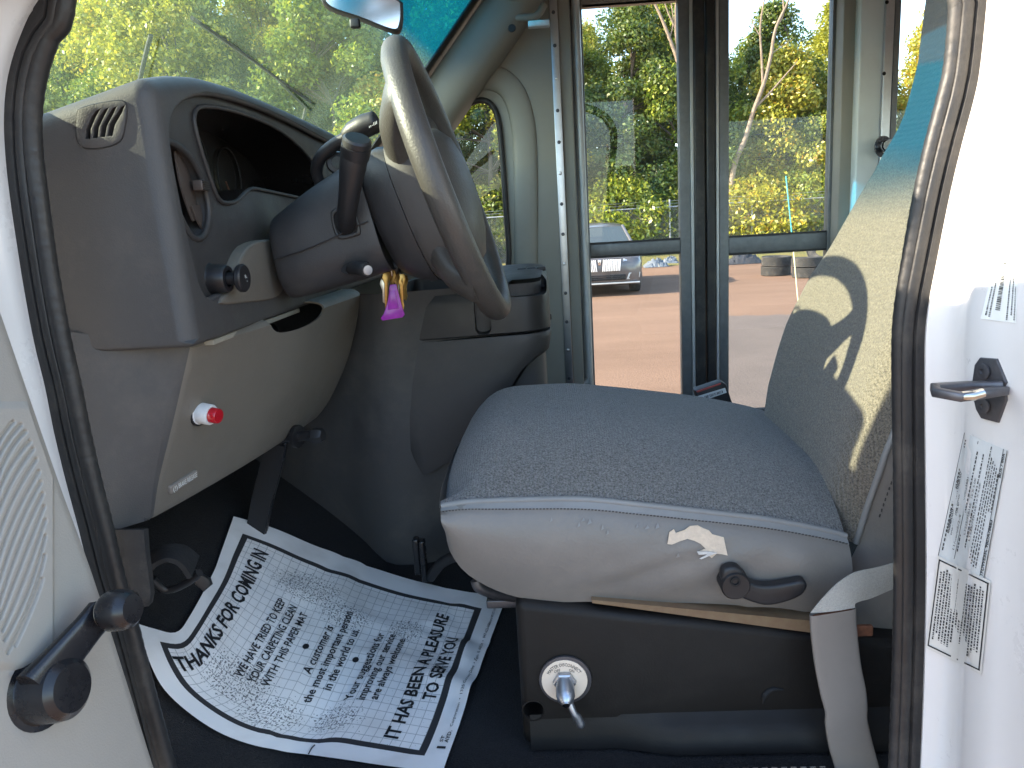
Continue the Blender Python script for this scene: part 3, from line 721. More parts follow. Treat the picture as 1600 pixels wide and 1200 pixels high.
# face-level air vent: rounded socket ring, vanes and thumb tab
vc = sum(venth, V())/len(venth)
tube('vent_ring', [V((XF-0.013, p.y, p.z)) for p in venth], 0.004, 'dash_dark', dash, n=8, cyclic=True)
plate('vent_back', [[V((XF-0.052, p.y, p.z)) for p in venth]], (1, 0, 0), 0.002, 'void_black', dash)
def VX(x, y, d): return PX(x, y, XF-d)
for k, (lft, rgt, d0) in enumerate(((((274, 236), (283, 290), (300, 340), (304, 345)), ((284, 232), (303, 275), (308, 318), (306, 344)), 0.020),
                                    (((288, 238), (306, 280), (311, 322), (312, 352)), ((296, 244), (316, 278), (325, 312), (326, 350)), 0.024),
                                    (((300, 322), (306, 338), (313, 352), (317, 358)), ((316, 318), (325, 334), (327, 348), (322, 360)), 0.018))):
    a = spline([VX(x, y, d0) for x, y in lft], 5); b = spline([VX(x, y, d0+0.010) for x, y in rgt], 5)
    loft('vane', [a, [p_.lerp(q_, .5)+V((0.002, 0, 0)) for p_, q_ in zip(a, b)], b], 'vent_brown', dash, thick=0.002)
tp = PX(314, 290, XF-0.012)
vt = box('vent_tab', tp, (0.012, 0.020, 0.012), 'vent_brown', dash, 0.0015)
for i in range(5): box('tab_rib', tp+V((0.0065, 0, -0.0048+i*0.0024)), (0.002, 0.018, 0.0011), 'black_plastic', vt, 0)
# side-window defroster grille on the end face
def E_(x, y, d=0.0): return _E(x, y+8, d-0.0004)
gr = smooth_loop([E_(120, 170, .002), E_(130, 160, .002), E_(165, 152, .002), E_(190, 150, .002), E_(197, 160, .002), E_(194, 190, .002), E_(186, 212, .002), E_(160, 222, .002), E_(130, 222, .002), E_(119, 205, .002)], 4)
gn = V((0, -1, -0.05)).normalized()
gv = plate('defroster_grille', [gr]+[[E_(x, y, .002) for x, y in s] for s in SLOTS], gn, 0.0015, 'dash_gray', dash, 0.0004)
tube('grille_groove', [p+V((0, 0.0012, 0)) for p in gr], 0.0011, 'black_plastic', gv, n=6, cyclic=True)
for s in SLOTS: plate('slot_void', [[V((q.x, 0.828, q.z)) for q in [E_(x, y) for x, y in s]]], (0, -1, 0), 0.001, 'void_black', gv)
# headlight pull knob in its socket
kb = PX(331, 436, XF-0.012); kd = V((1, -0.06, -0.02)).normalized()
kn = lathe('headlight_switch', [(0.026, -.010), (0.0185, 0.000), (0.0175, 0.003), (0.0165, 0.018), (0.0150, 0.021), (0.0100, 0.0215), (0.009, 0.018)], kb, kd, 'black_plastic', dash, n=32)
lathe('knob', [(0.0075, 0.015), (0.0075, 0.030), (0.010, 0.032), (0.0150, 0.0335), (0.0165, 0.0355), (0.0165, 0.0400), (0.0150, 0.0415), (0, 0.042)], kb, kd, 'black_plastic', kn, n=32)
a_, b_, c_ = frame(kd)
ko = kb+kd*0.0424
text('knob_symbol', '*:', lambda x, y: ko+a_*x+b_*y, 'print_white', kn, fit=0.006, height=0.009, align='c', oy=-0.0045)
# lighter lower trim beside the column
tr = smooth_loop([PX(*q, XF+0.004) for q in [(345, 474), (366, 446), (374, 412), (390, 384), (420, 374), (432, 384), (442, 420), (444, 450), (430, 466), (390, 472)]], 3)
plate('lower_trim', [tr], (1, 0, 0), 0.02, 'dash_taupe', dash, 0.004, 3)
# toe of the dash: gap line and bright lip along the knee panel's top
boxr('gap_lip', (-0.46, 0.875, 1.5775), (-0.392, 1.20, 1.584), 'trim_beige', dash, 0.001)
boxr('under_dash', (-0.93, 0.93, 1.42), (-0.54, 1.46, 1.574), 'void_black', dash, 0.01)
for x, y in ((404, 481), (416, 477)): box('wiring_clip', PX(x, y, -0.392), (0.008, 0.014, 0.004), 'brass', dash, 0.001)

# ---- knee panel with its wrapped end
kp = thing('knee_panel', 'grey knee panel under the steering column with a red push button', 'dash panel', (-0.45, 1.1, 1.36))
ridge_px = [(299, 545), (291, 580), (283, 615), (273, 658), (262, 702), (249, 755), (241, 806)]
right_px = [(566, 460), (561, 500), (551, 545), (541, 575), (528, 605), (516, 628), (502, 646)]
left_px = [(104, 524), (114, 575), (126, 625), (139, 685), (152, 735), (164, 782), (175, 826)]
RG = [P(x, y, 0.848) for x, y in ridge_px]; RT = [P(x, y, 1.40-0.008*k) for k, (x, y) in enumerate(right_px)]; LFp = [P(x, y, 0.800) for x, y in left_px]
RG, RT, LFp = [resample(spline(e, 4), 22) for e in (RG, RT, LFp)]
rows = []
for a, b, c in zip(LFp, RG, RT):
    r_ = [a.lerp(b, f) for f in (0, 0.25, 0.5, 0.75, 0.88)]
    d1 = (b-a).normalized(); d2 = (c-b).normalized()
    r0_ = 0.013
    for f in np.linspace(0, 1, 7):                          # rounded ridge
        p0, p1, p2 = b-d1*r0_, b, b+d2*r0_
        r_.append(p0*(1-f)**2+p1*2*f*(1-f)+p2*f*f)
    for f in (0.12, 0.25, 0.4, 0.55, 0.7, 0.82, 0.91, 0.97): r_.append(b.lerp(c, f)+V((0.010*math.sin(math.pi*f), 0, 0)))
    r_.append(c+V((-0.004, 0.002, 0))); r_.append(c+V((-0.02, 0.006, 0))); r_.append(c+V((-0.06, 0.01, 0)))
    rows.append(r_)
nC = len(rows[0])
def shift(row, dx, dz, dx_end=0.0):
    out = []
    for k, q in enumerate(row):
        fr_ = 1.0 if k >= 9 else 0.0 if k < 5 else (k-5)/4   # only the front half has the rolled shoulder
        out.append(q+V((dx*fr_, 0, dz*fr_+dx_end*(1-fr_))))
    return out
sh = [shift(rows[0], -0.034, 0.012, .0040), shift(rows[0], -0.020, 0.0115, .003), shift(rows[0], -0.009, 0.009, .002), shift(rows[0], -0.003, 0.005, .001)]
bt = [shift(rows[-1], -0.004, -0.004, -.001), shift(rows[-1], -0.014, -0.005, -.002), shift(rows[-1], -0.05, 0.0, -.003)]
KPG = rows
me = grid_me(sh+rows+bt)
bm = bmesh.new(); bm.from_mesh(me); bmesh.ops.recalc_face_normals(bm, faces=bm.faces)
thicken(bm, 0.003)
me = from_bm(bm)
hl3 = smooth_loop([PX(x, y, -0.365) for x, y in [(428, 476), (433, 495), (438, 510), (450, 519), (471, 514), (490, 500), (496, 484), (490, 462), (455, 455)]], 3)
me2 = boolean(me, [prism(hl3, -0.46, -0.30)])
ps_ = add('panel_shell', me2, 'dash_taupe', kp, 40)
ps_.data.materials.append(MATS['dash_gray'])                # end face coloured darker for its shade, though one moulding with the front
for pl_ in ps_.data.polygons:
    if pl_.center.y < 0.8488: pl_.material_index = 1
from mathutils.bvhtree import BVHTree
_bm = bmesh.new(); _bm.from_mesh(me2); KBV = BVHTree.FromBMesh(_bm); _bm.free()
def KP(x, y, off=0.0):                                     # knee-panel surface point seen at a pixel
    d = ray(x, y).normalized(); h = KBV.ray_cast(V((0, 0, CAMZ)), d)
    return (h[0]+V((off, -off*0.4, 0))) if h[0] else P(x, y, 0.92)
tube('duct_hose', [V((-0.55, 1.15+i*0.004, 1.545)) if False else V((-0.47-0.002*(i % 2), 1.12+i*0.007, 1.535)) for i in range(18)], [0.028 if i % 2 else 0.025 for i in range(18)], 'black_plastic', kp, n=18)
# red push button in a white collar
bp_ = KP(312, 645); bd = V((1, -0.25, -0.15)).normalized()
pb = lathe('push_button', [(0.0150, -0.004), (0.0150, 0.001), (0.0128, 0.0015), (0.0128, 0.016), (0.0118, 0.0175), (0.0098, 0.0175), (0.0098, 0.012)], bp_, bd, 'white_plastic', kp, n=30)
lathe('button_lens', [(0.0094, 0.010), (0.0094, 0.026), (0.0085, 0.0275), (0, 0.0278)], bp_, bd, 'red_lens', pb, n=30)
lathe('button_gasket', [(0.0165, -0.006), (0.0165, 0.0008), (0.014, 0.0012)], bp_, bd, 'black_plastic', pb, n=24)
# brake release handle and its lettering
A, B = KP(264, 765, 0.003), KP(303, 740, 0.003)
ax = (B-A).normalized(); nn = V((1, -0.35, -0.15)); nn = (nn-ax*nn.dot(ax)).normalized(); upv = nn.cross(ax).normalized()
if upv.z < 0: upv = -upv
hb = box('brake_release_handle', (A+B)/2-nn*0.004, ((B-A).length*1.08, 0.012, 0.011), 'sleeve_gray', kp, 0.002, rot=Matrix((ax, nn, upv)).transposed())
LL = (B-A).length
def fnb(x, y): return A+ax*x+upv*(y-0.003)+nn*0.0024
text('brake_lettering', 'BRAKE RELEASE', fnb, 'print_white', hb, fit=LL*0.74, height=0.0066, ox=LL*0.24)
text('brake_symbol', '(!)', fnb, 'print_white', hb, fit=LL*0.16, height=0.0066, ox=LL*0.03)

# ================================================================== STEERING COLUMN
sc = thing('steering_column', 'dark grey steering column shroud with gear and turn signal levers', 'steering column', (-0.4, 1.12, 1.6))
def rr(top, bot, y0, y1, r, n=6):
    """rounded-rectangle section: top/bot are points of the near side, extruded in Y"""
    t, b = V(top), V(bot); u = (t-b); h = u.length; u.normalize(); c = (t+b)/2; wy = (y1-y0)/2; cy = (y0+y1)/2
    pts = []
    for sx, sy, a0 in ((1, 1, 0), (-1, 1, 90), (-1, -1, 180), (1, -1, 270)):
        for k in range(n+1):
            a = R(a0+90*k/n)
            yy = sx*(wy-r)+r*math.cos(a); uu = sy*(h/2-r)+r*math.sin(a)
            pts.append(V((c.x, cy+yy, c.z))+V((u.x, 0, u.z))*uu)
    return pts
secs = [rr(P(414, 345, 1.05), P(440, 462, 1.05), 1.05, 1.20, 0.035), rr(P(418, 336, 1.04), P(448, 470, 1.04), 1.04, 1.21, 0.04), rr(P(446, 312, 1.032), P(484, 462, 1.032), 1.032, 1.215, 0.044),
        rr(P(480, 286, 1.03), P(530, 449, 1.03), 1.03, 1.22, 0.045), rr(P(545, 244, 1.03), P(600, 427, 1.03), 1.03, 1.22, 0.042), rr(P(549, 243, 1.036), P(604, 422, 1.036), 1.036, 1.214, 0.038), rr(P(552, 250, 1.05), P(604, 412, 1.05), 1.05, 1.20, 0.03)]
# interpolate the sections along their length
SS = [spline(list(s), 4) for s in zip(*secs)]; SS = list(map(list, zip(*SS)))
loft('shroud', SS, 'column_gray', sc, closed=True, caps=True, ang=50)
# seam along the shroud
sm_ = [P(430, 405, 1.034), P(490, 385, 1.026), P(560, 352, 1.024), P(575, 346, 1.027)]
tube('shroud_seam', sm_, 0.0009, 'black_plastic', sc, n=6, sm=4)
# wheel-side collar between shroud and wheel
ca, cbx = V((-0.205, 1.12, 1.724)), V((-0.158, 1.12, 1.742))
# gear lever with boot
bx = [P(516, 337, 1.026), P(522, 326, 1.026), P(549, 318, 1.026), P(563, 361, 1.026), P(555, 369, 1.026), P(533, 374, 1.026), P(523, 366, 1.026)]
lpb = smooth_loop(bx, 3)
plate('lever_boot_frame', [lpb, [sum(lpb, V())/len(lpb)+(p-sum(lpb, V())/len(lpb))*0.74 for p in lpb]], (0, -1, 0), 0.012, 'black_plastic', sc, 0.0015)
bc = sum(lpb, V())/len(lpb)
plate('boot_void', [[bc+(p-bc)*0.76+V((0, .002, 0)) for p in lpb]], (0, -1, 0), 0.006, 'void_black', sc)
gl2 = tube('gear_lever', [P(541, 352, 1.03), P(542, 335, 1.005), P(546, 300, 0.985), P(551, 262, 0.975), P(554, 240, 0.972)], [0.0125, 0.0125, 0.0135, 0.0165, 0.0175], 'black_plastic', sc, sm=5, n=20)
hd = (P(557, 218, 0.966)-P(551, 262, 0.976)).normalized()
lathe('lever_knob', [(0.0175, -0.004), (0.0182, 0.004), (0.0182, 0.011), (0.0172, 0.0115), (0.0172, 0.0130), (0.0180, 0.0135), (0.0176, 0.019), (0.0150, 0.0215), (0, 0.022)], P(555, 241, 0.971), (hd+V((0.1, -0.25, 0.1))).normalized(), 'black_plastic', gl2, n=26)
# turn signal stalk
ts = tube('turn_signal_stalk', [P(503, 292, 1.10), P(495, 268, 1.09), P(501, 246, 1.08), P(520, 228, 1.075), P(545, 213, 1.07)], 0.0085, 'black_plastic', sc, sm=6, n=14)
tube('stalk_grip', [P(541, 215, 1.07), P(553, 206, 1.067), P(570, 197, 1.062), P(588, 190, 1.058), P(592, 188, 1.058)], [0.010, 0.0145, 0.0155, 0.014, 0.006], 'black_plastic', ts, sm=4, n=18)
A, B = P(577, 200, 1.046), P(590, 193, 1.044); axs = (B-A).normalized()
text('stalk_lettering', 'II-III', lambda x, y: A+axs*x+V((0, -.1, 1)).normalized()*y, 'print_white', ts, fit=0.012, height=0.004)
# hazard / key cylinder detail behind the stalk
lathe('stalk_socket', [(0.016, 0), (0.014, 0.006), (0.008, 0.007)], P(528, 255, 1.09), (0.2, -1, 0.1), 'black_plastic', sc, n=20)
# tilt lever
plate('tilt_slot', [smooth_loop([P(533, 424, 1.027), P(540, 412, 1.027), P(560, 408, 1.027), P(576, 410, 1.027), P(570, 424, 1.027), P(550, 430, 1.027)], 3)], (0, -1, 0), 0.002, 'void_black', sc)
tl = tube('tilt_lever', [P(548, 420, 1.035), P(556, 419, 1.012), P(568, 421, 0.998), P(574, 422, 0.992)], [0.008, 0.009, 0.010, 0.0085], 'black_plastic', sc, sm=4, n=16)
lathe('lever_tip', [(0.0062, 0), (0.0062, 0.002), (0, 0.0025)], P(574, 422, 0.991), (0.55, -0.8, -0.1), 'zinc', tl, n=16)

# ================================================================== STEERING WHEEL
WC = V((-0.128, 1.12, 1.756)); WV = V((-0.301, 0, 0.9536)).normalized(); WU = V((0, 1, 0)); WN = V((0.9536, 0, 0.301)).normalized()
def WP(u, v, n): return WC+WU*u+WV*v+WN*n
wh = thing('steering_wheel', 'grey leather-grained steering wheel with broad flat spokes', 'steering wheel', tuple(WC))
RW = 0.188
ringp = [WP(RW*math.cos(a), RW*math.sin(a), 0) for a in np.linspace(0, 2*math.pi, 96, endpoint=False)]
# rim section a little flattened, with a moulded seam line on the inside
rimsec = []
for a in np.linspace(0, 2*math.pi, 20, endpoint=False):
    rimsec.append((1.0*math.cos(a), 1.08*math.sin(a)))
vs = []
for i, a in enumerate(np.linspace(0, 2*math.pi, 96, endpoint=False)):
    e = V((0, 0, 0))+WU*math.cos(a)+WV*math.sin(a)
    rr_ = 0.0166
    # finger grips: slight scallops behind the rim at ten and two
    g = 1+0.03*math.sin(18*a)*(0.5-0.5*math.cos(2*a))
    vs.append([WC+e*RW+e*(p*rr_)+WN*(q*rr_*(g if q < 0 else 1)) for p, q in rimsec])
vs.append(vs[0])
loft('rim', vs, 'wheel_gray', wh, closed=True, ang=80)
tube('rim_seam', [WC+(WU*math.cos(a)+WV*math.sin(a))*(RW-0.0010)+WN*(-0.0176) for a in np.linspace(0, 2*math.pi, 90, endpoint=False)], 0.0008, 'dash_dark', wh, n=6, cyclic=True)
# centre body: driver-side pad, flat insert behind it and a dark bowl towards the column
def ring_(hu, hi, lo, n_, q=2.6, N_=56):
    out = []
    for a in np.linspace(0, 2*math.pi, N_, endpoint=False):
        c_, s_ = math.cos(a), math.sin(a); sup = (abs(c_)**q+abs(s_)**q)**(-1/q)
        out.append(WP(c_*sup*hu, s_*sup*(hi if s_ > 0 else lo), n_))
    return out
me = grid_me([ring_(1e-4, 1e-4, 1e-4, 0.030), ring_(0.03, 0.028, 0.035, 0.029), ring_(0.065, 0.058, 0.075, 0.022), ring_(0.098, 0.074, 0.108, 0.010), ring_(0.112, 0.080, 0.122, -0.006), ring_(0.116, 0.082, 0.126, -0.022)], True)
bm = bmesh.new(); bm.from_mesh(me); bmesh.ops.remove_doubles(bm, verts=bm.verts, dist=3e-4)
add('hub_pad', from_bm(bm), 'wheel_gray', wh, 60)
loft('hub_insert', [ring_(0.1158, 0.082, 0.1258, -0.0222), ring_(0.118, 0.084, 0.128, -0.026), ring_(0.116, 0.084, 0.127, -0.050), ring_(0.110, 0.080, 0.120, -0.060), ring_(0.095, 0.07, 0.105, -0.062)], 'insert_gray', wh, closed=True, ang=50)
loft('hub_bowl', [ring_(0.110, 0.076, 0.121, -0.061), ring_(0.108, 0.080, 0.118, -0.074), ring_(0.098, 0.078, 0.106, -0.092), ring_(0.086, 0.070, 0.092, -0.106), ring_(0.05, 0.045, 0.06, -0.110)], 'column_gray', wh, closed=True, caps=True, ang=60)
# four spokes: two upper ones sweeping up to the rim, two lower ones down to it
def spoke(pts, wid, thk):
    sp = spline(pts, 5); k = len(sp); rows = []
    for i_, p_ in enumerate(sp):
        t = (sp[min(k-1, i_+1)]-sp[max(0, i_-1)]).normalized(); n_ = WN-t*WN.dot(t); n_.normalize(); b_ = t.cross(n_)
        f = i_/(k-1); w_ = float(np.interp(f, [0, .5, 1], wid)); h_ = float(np.interp(f, [0, .5, 1], thk))
        rows.append([p_+b_*(w_*math.cos(a))+n_*(h_*math.sin(a)) for a in np.linspace(0, 2*math.pi, 18, endpoint=False)])
    loft('spoke', rows, 'wheel_gray', wh, closed=True, caps=True, ang=60)
for sg in (-1, 1):
    spoke([WP(sg*0.070, 0.050, -0.040), WP(sg*0.115, 0.080, -0.032), WP(sg*0.148, 0.105, -0.012), WP(sg*0.156, 0.111, -0.002)], [0.040, 0.026, 0.030], [0.022, 0.015, 0.012])
    spoke([WP(sg*0.070, -0.085, -0.040), WP(sg*0.100, -0.120, -0.030), WP(sg*0.122, -0.142, -0.012), WP(sg*0.126, -0.147, -0.004)], [0.034, 0.024, 0.028], [0.020, 0.014, 0.012])

# ================================================================== KEYS
ks = thing('key_bunch', 'bunch of brass keys with a purple plastic tag hanging under the column', 'keys', tuple(P(615, 425, 1.10)))
def keyplate(pts, Y, mt, name, th=0.0025, rot=0.0):
    lp = [P(x, y, Y) for x, y in pts]; c = sum(lp, V())/len(lp)
    lp = [c+Matrix.Rotation(rot, 3, 'Z') @ (p-c) for p in lp]
    n_ = V((0, -1, 0)); n_.rotate(Matrix.Rotation(rot, 3, 'Z').to_euler()); n_.normalize()
    return plate(name, [lp], n_, th, mt, ks, 0.0006)
keyplate([(609, 445), (619, 444), (621, 452), (628, 480), (632, 492), (629, 496), (598, 501), (595, 497), (600, 490), (606, 470), (608, 455)], 1.085, 'purple_plastic', 'tag', 0.005, 0.1)
keyplate([(609, 455), (617, 454), (623, 482), (606, 484)], 1.0835, 'peel_white', 'tag_paper', 0.001, 0.1).data.materials[0] = MATS['purple_plastic']
for i, (x, y, L_, mt, rt) in enumerate(((604, 425, 60, 'brass', 0.5), (612, 422, 55, 'brass', -0.3), (620, 424, 68, 'brass', 0.7), (627, 428, 62, 'brass', 0.2), (633, 430, 40, 'brass', 0.9), (622, 440, 54, 'worn_steel', 0.3), (600, 435, 40, 'worn_steel', 0.1))):
    keyplate([(x-5, y), (x+5, y), (x+7, y+9), (x+3, y+18), (x+3.4, y+L_*.7), (x+5, y+L_*.8), (x+2, y+L_), (x-2, y+L_-3), (x-3, y+18), (x-7, y+9)], 1.088+0.004*i, mt, 'key', 0.0022, rt)
tube('key_ring', [P(614, 422, 1.10)+V((0.0, 0.011*math.cos(a), 0.011*math.sin(a))) for a in np.linspace(0, 2*math.pi, 20, endpoint=False)], 0.0012, 'worn_steel', ks, n=6, cyclic=True)
lathe('ignition_lock', [(0.014, 0), (0.014, .012), (0.009, .014)], P(612, 414, 1.105), (0.9, 0, -0.4), 'black_plastic', sc, n=18)

# ================================================================== ENGINE COVER + CONSOLE
ec = thing('engine_cover', 'grey engine cover with black topped console beside the driver seat', 'engine cover', (-0.2, 1.6, 1.035))
# footwell side: smooth vertical body with a soft ridge
rows = []
for k, z in enumerate(np.linspace(1.02, 1.585, 9)):
    f = (z-1.02)/0.565
    yb = 1.47-0.05*f
    pts = [V((-0.95, yb+0.10, z)), V((-0.70, yb+0.06, z)), V((-0.52+0.06*f, yb+0.02, z)), V((-0.44+0.06*f, yb-0.004, z)), V((-0.385+0.05*f, yb-0.028, z)), V((-0.335+0.025*f, yb-0.040, z)), V((-0.28, yb-0.040, z)),
           V((-0.22, yb-0.022, z)), V((-0.15, yb-0.006, z)), V((-0.06, yb+0.004, z)), V((-0.02, yb+0.03, z)), V((-0.01, yb+0.12, z)), V((-0.01, 1.95, z))]
    rows.append(spline(pts, 4))
loft('cover_side', rows, 'column_gray', ec, ang=60).data.materials[0] = MATS['dash_gray']
# console pod
def cons_sec(z, inset, zz=None):
    x0, x1, y0, y1, r = -0.318+inset, 0.004-inset, 1.400+inset, 1.93-inset, 0.055
    pts = []
    for sx, sy, a0 in ((x1-r, y1-r, 0), (x0+0.02, y1-0.02, 90), (x0+0.02, y0+0.02, 180), (x1-r, y0+r, 270)):
        rad_ = r if sx > -0.2 else 0.02
        for k in range(9):
            a = R(a0+90*k/8); pts.append(V((sx+rad_*math.cos(a), sy+rad_*math.sin(a), z)))
    return pts
def slope(pts, k=0.03):                                    # top falls a little to the front
    for p in pts: p.z += (p.x+0.16)*k
    return pts
low = []
for z, ins in ((1.30, 0.02), (1.40, 0.006), (1.47, 0.0), (1.492, 0.0), (1.494, 0.004)): low.append(slope(cons_sec(z, ins)))
# lower pod: bottom outline curved as a tongue, then an arch towards the rear
def pod(x):
    return float(np.interp(x, [-0.318, -0.29, -0.26, -0.20, -0.13, -0.085, -0.05, -0.02, 0.004], [1.42, 1.29, 1.225, 1.255, 1.31, 1.375, 1.425, 1.448, 1.455]))
rows = [[], [], [], [], [], []]
cs_ = cons_sec(1.49, 0.0); base = resample(cs_+[cs_[0]], 161)[:-1]
for p in base:
    zb_ = pod(p.x); q = V(p); zt_ = 1.49+(p.x+0.16)*0.03
    for k, t in enumerate((0, 0.06, 0.3, 0.6, 0.94, 1.0)):
        ins = (0.012 if t == 1 else 0.002 if t == 0 else 0.02*t*t*0.5)
        c = V((-0.15, 1.66, 0)); d = V((p.x, p.y, 0))-c; d = d*(1-ins/max(0.05, d.length))
        rows[k].append(V((c.x+d.x, c.y+d.y, zt_+(zb_-zt_)*t)))
loft('console_body', rows, 'dash_gray', ec, closed=True, caps=True, ang=40).data.materials[0] = MATS['dash_dark']
rows = []
for z, ins in ((1.494, 0.002), (1.4965, 0.0), (1.555, 0.0), (1.575, 0.003), (1.588, 0.012), (1.592, 0.028), (1.592, 0.06)): rows.append(slope(cons_sec(z, ins)))
me = grid_me(rows, True); bm = bmesh.new(); bm.from_mesh(me); bm.verts.ensure_lookup_table(); n = len(rows[0])
bm.faces.new([bm.verts[j] for j in range(n)][::-1]); bm.faces.new([bm.verts[6*n+j] for j in range(n)]); bmesh.ops.recalc_face_normals(bm, faces=bm.faces)
bmm = bpy.data.meshes.new('m'); bm.to_mesh(bmm); bm.free()
# tray, cup slot and finger notch cut into the top
cut1 = box_bm((-0.20, 1.56, 1.60), (0.17, 0.22, 0.11), 0.02, 4)
cut2 = box_bm((-0.12, 1.40, 1.535), (0.030, 0.06, 0.075), 0.012, 4)
cut3 = box_bm((-0.035, 1.455, 1.578), (0.07, 0.16, 0.03), 0.008, 3)
cut4 = box_bm((-0.20, 1.40, 1.588), (0.17, 0.14, 0.030), 0.01, 3)
add('console_top', boolean(bmm, [cut1, cut2, cut3, cut4]), 'black_plastic', ec, 30)
for i in range(3): box('rocker_switch', (-0.052+i*0.021, 1.70, 1.594), (0.019, 0.05, 0.008), 'black_plastic', ec, 0.002)
lathe('console_screw', [(0, .003), (.005, .002), (.006, 0)], V((0.0045, 1.47, 1.515)), (1, -0.2, 0), 'black_plastic', ec, n=12)
# grey elbow and loose wire behind the console
tube('drain_tube', [V((-0.055, 2.0, 1.44)), V((-0.05, 2.0, 1.30)), V((-0.045, 2.0, 1.1))], 0.016, 'trim_beige', ec, n=14)
tube('loose_wire', [P(810, 570, 1.8), P(807, 585, 1.79), P(812, 596, 1.78), P(838, 600, 1.75)], 0.0018, 'peel_white', ec, sm=5, n=6)
boxr('cover_shadow_duct', (-0.10, 1.60, 1.06), (-0.03, 1.95, 1.42), 'black_plastic', ec, 0.02)

# ================================================================== DRIVER SEAT
seat = thing('driver_seat', 'driver seat in grey woven cloth with worn grey vinyl sides', 'seat', (0.12, 1.12, 1.24))
YN, YFAR = 0.878, 1.345
pipe_px = [(694, 800), (690, 791), (720, 786), (760, 783), (900, 780), (1000, 789), (1100, 800), (1200, 812), (1290, 829), (1322, 838)]
near = [P(x, y, YN) for x, y in pipe_px]
near[0] = V((near[1].x-0.002, YN+0.012, near[1].z-0.001)); near = near[:]
nearS = resample(spline(near[1:], 6), 41)
# height field of the cushion top, s front->back, t near->far
rows = []
NS, NT = 41, 33
for j in range(NT):
    t = j/(NT-1); Y = YN+(YFAR+0.03-YN)*t; r_ = []
    for i in range(NS):
        s = i/(NS-1); pn = nearS[i]
        xf = -0.143+0.015*math.sin(math.pi*min(1, t*1.0))*-0.6+0.06*max(0, t-0.75)**1.5*4
        xr_ = 0.343+0.02*t
        x = xf+(xr_-xf)*s
        zc = pn.z + 0.050*(1-(1-min(1, t/0.34))**2.4)      # the cloth rolls up from the piping
        zc += 0.010*math.sin(math.pi*t)*math.sin(math.pi*s)+0.004*s*math.sin(math.pi*t)
        if t > 0.80: zc -= 0.055*((t-0.80)/0.20)**2.2
        fr = max(0, 1-s/0.17)
        zc -= (0.060 if t > 0.05 else 0.03)*fr**2.6*min(1, t/0.10)
        r_.append(V((x, Y, zc)))
    rows.append(r_)
add('cushion_cloth', grid_me(rows), 'fabric_gray', seat, 80)
cloth_rows = rows
frontz = [r[0] for r in rows]
# piping round the cushion edge
tube('piping', nearS, 0.0042, 'vinyl_light', seat, n=8)
# vinyl side with bulge, creases; wraps round the front
bot_px = [(697, 830), (701, 860), (730, 899), (790, 930), (860, 942), (930, 942), (1030, 943), (1130, 946), (1220, 952), (1290, 958), (1325, 950)]
botS = resample(spline([P(x, y, YN-0.004) for x, y in bot_px], 6), 41)
rows = []
srng = np.random.default_rng(8)
for k, t in enumerate(np.linspace(0, 1, 17)):
    r_ = []
    for i in range(41):
        p = nearS[i].lerp(botS[i], t)
        s = i/40
        bul = 0.020*math.sin(math.pi*t**0.8)
        wr = 0.0035*math.sin(9*s*math.pi+5*t)*t*(1-t)*2*(s > 0.5) + 0.004*math.exp(-((s-0.86-0.05*t)/0.035)**2)*t - 0.005*math.exp(-((s-0.92-0.03*t)/0.03)**2)*t
        wr += 0.003*math.exp(-((s-0.62+0.35*(t-0.7))/0.03)**2)*math.sin(math.pi*t)
        wr += 0.0035*math.exp(-((s-0.40+0.5*(t-0.75))/0.022)**2)*math.sin(math.pi*t)**2 - 0.003*math.exp(-((s-0.47+0.5*(t-0.75))/0.025)**2)*math.sin(math.pi*t)**2
        wr += 0.004*math.exp(-((s-0.78)/0.02)**2)*t*t+0.0025*math.exp(-((s-0.05)/0.02)**2)*(1-t)**3
        r_.append(V((p.x, YN-0.001-bul-wr, p.z)))
    # front wrap
    q = r_[0]
    wrapx = [V((q.x-0.006, YN+0.02, q.z)), V((q.x-0.010, YN+0.07, q.z)), V((q.x-0.012, 1.12, q.z)), V((q.x+0.01, YFAR, q.z))]
    rows.append(list(reversed(wrapx))+r_)
    if k == 0:
        for ii, w_ in enumerate(wrapx): w_.z -= 0.01
vside = loft('cushion_side', rows, 'vinyl', seat, ang=80)
# hem just under the piping: paler strip with stitches
hem = []
for t in (0.0, 0.03, 0.055):
    hem.append([V((p.x, YN-0.0035-0.020*math.sin(math.pi*t**0.8), p.z)) for p in [nearS[i].lerp(botS[i], t+0.012) for i in range(41)]])
loft('hem_strip', hem, 'vinyl_light', seat, ang=80, thick=0.0015)
for i in range(0, 120):
    s = i/120*39.9; a = int(s); p = nearS[a].lerp(nearS[min(40, a+1)], s-a); q = botS[a].lerp(botS[min(40, a+1)], s-a); p = p.lerp(q, 0.05)
    box('stitch', (p.x, YN-0.0085-0.006, p.z), (0.0026, 0.0012, 0.0010), 'dash_dark', seat, 0)
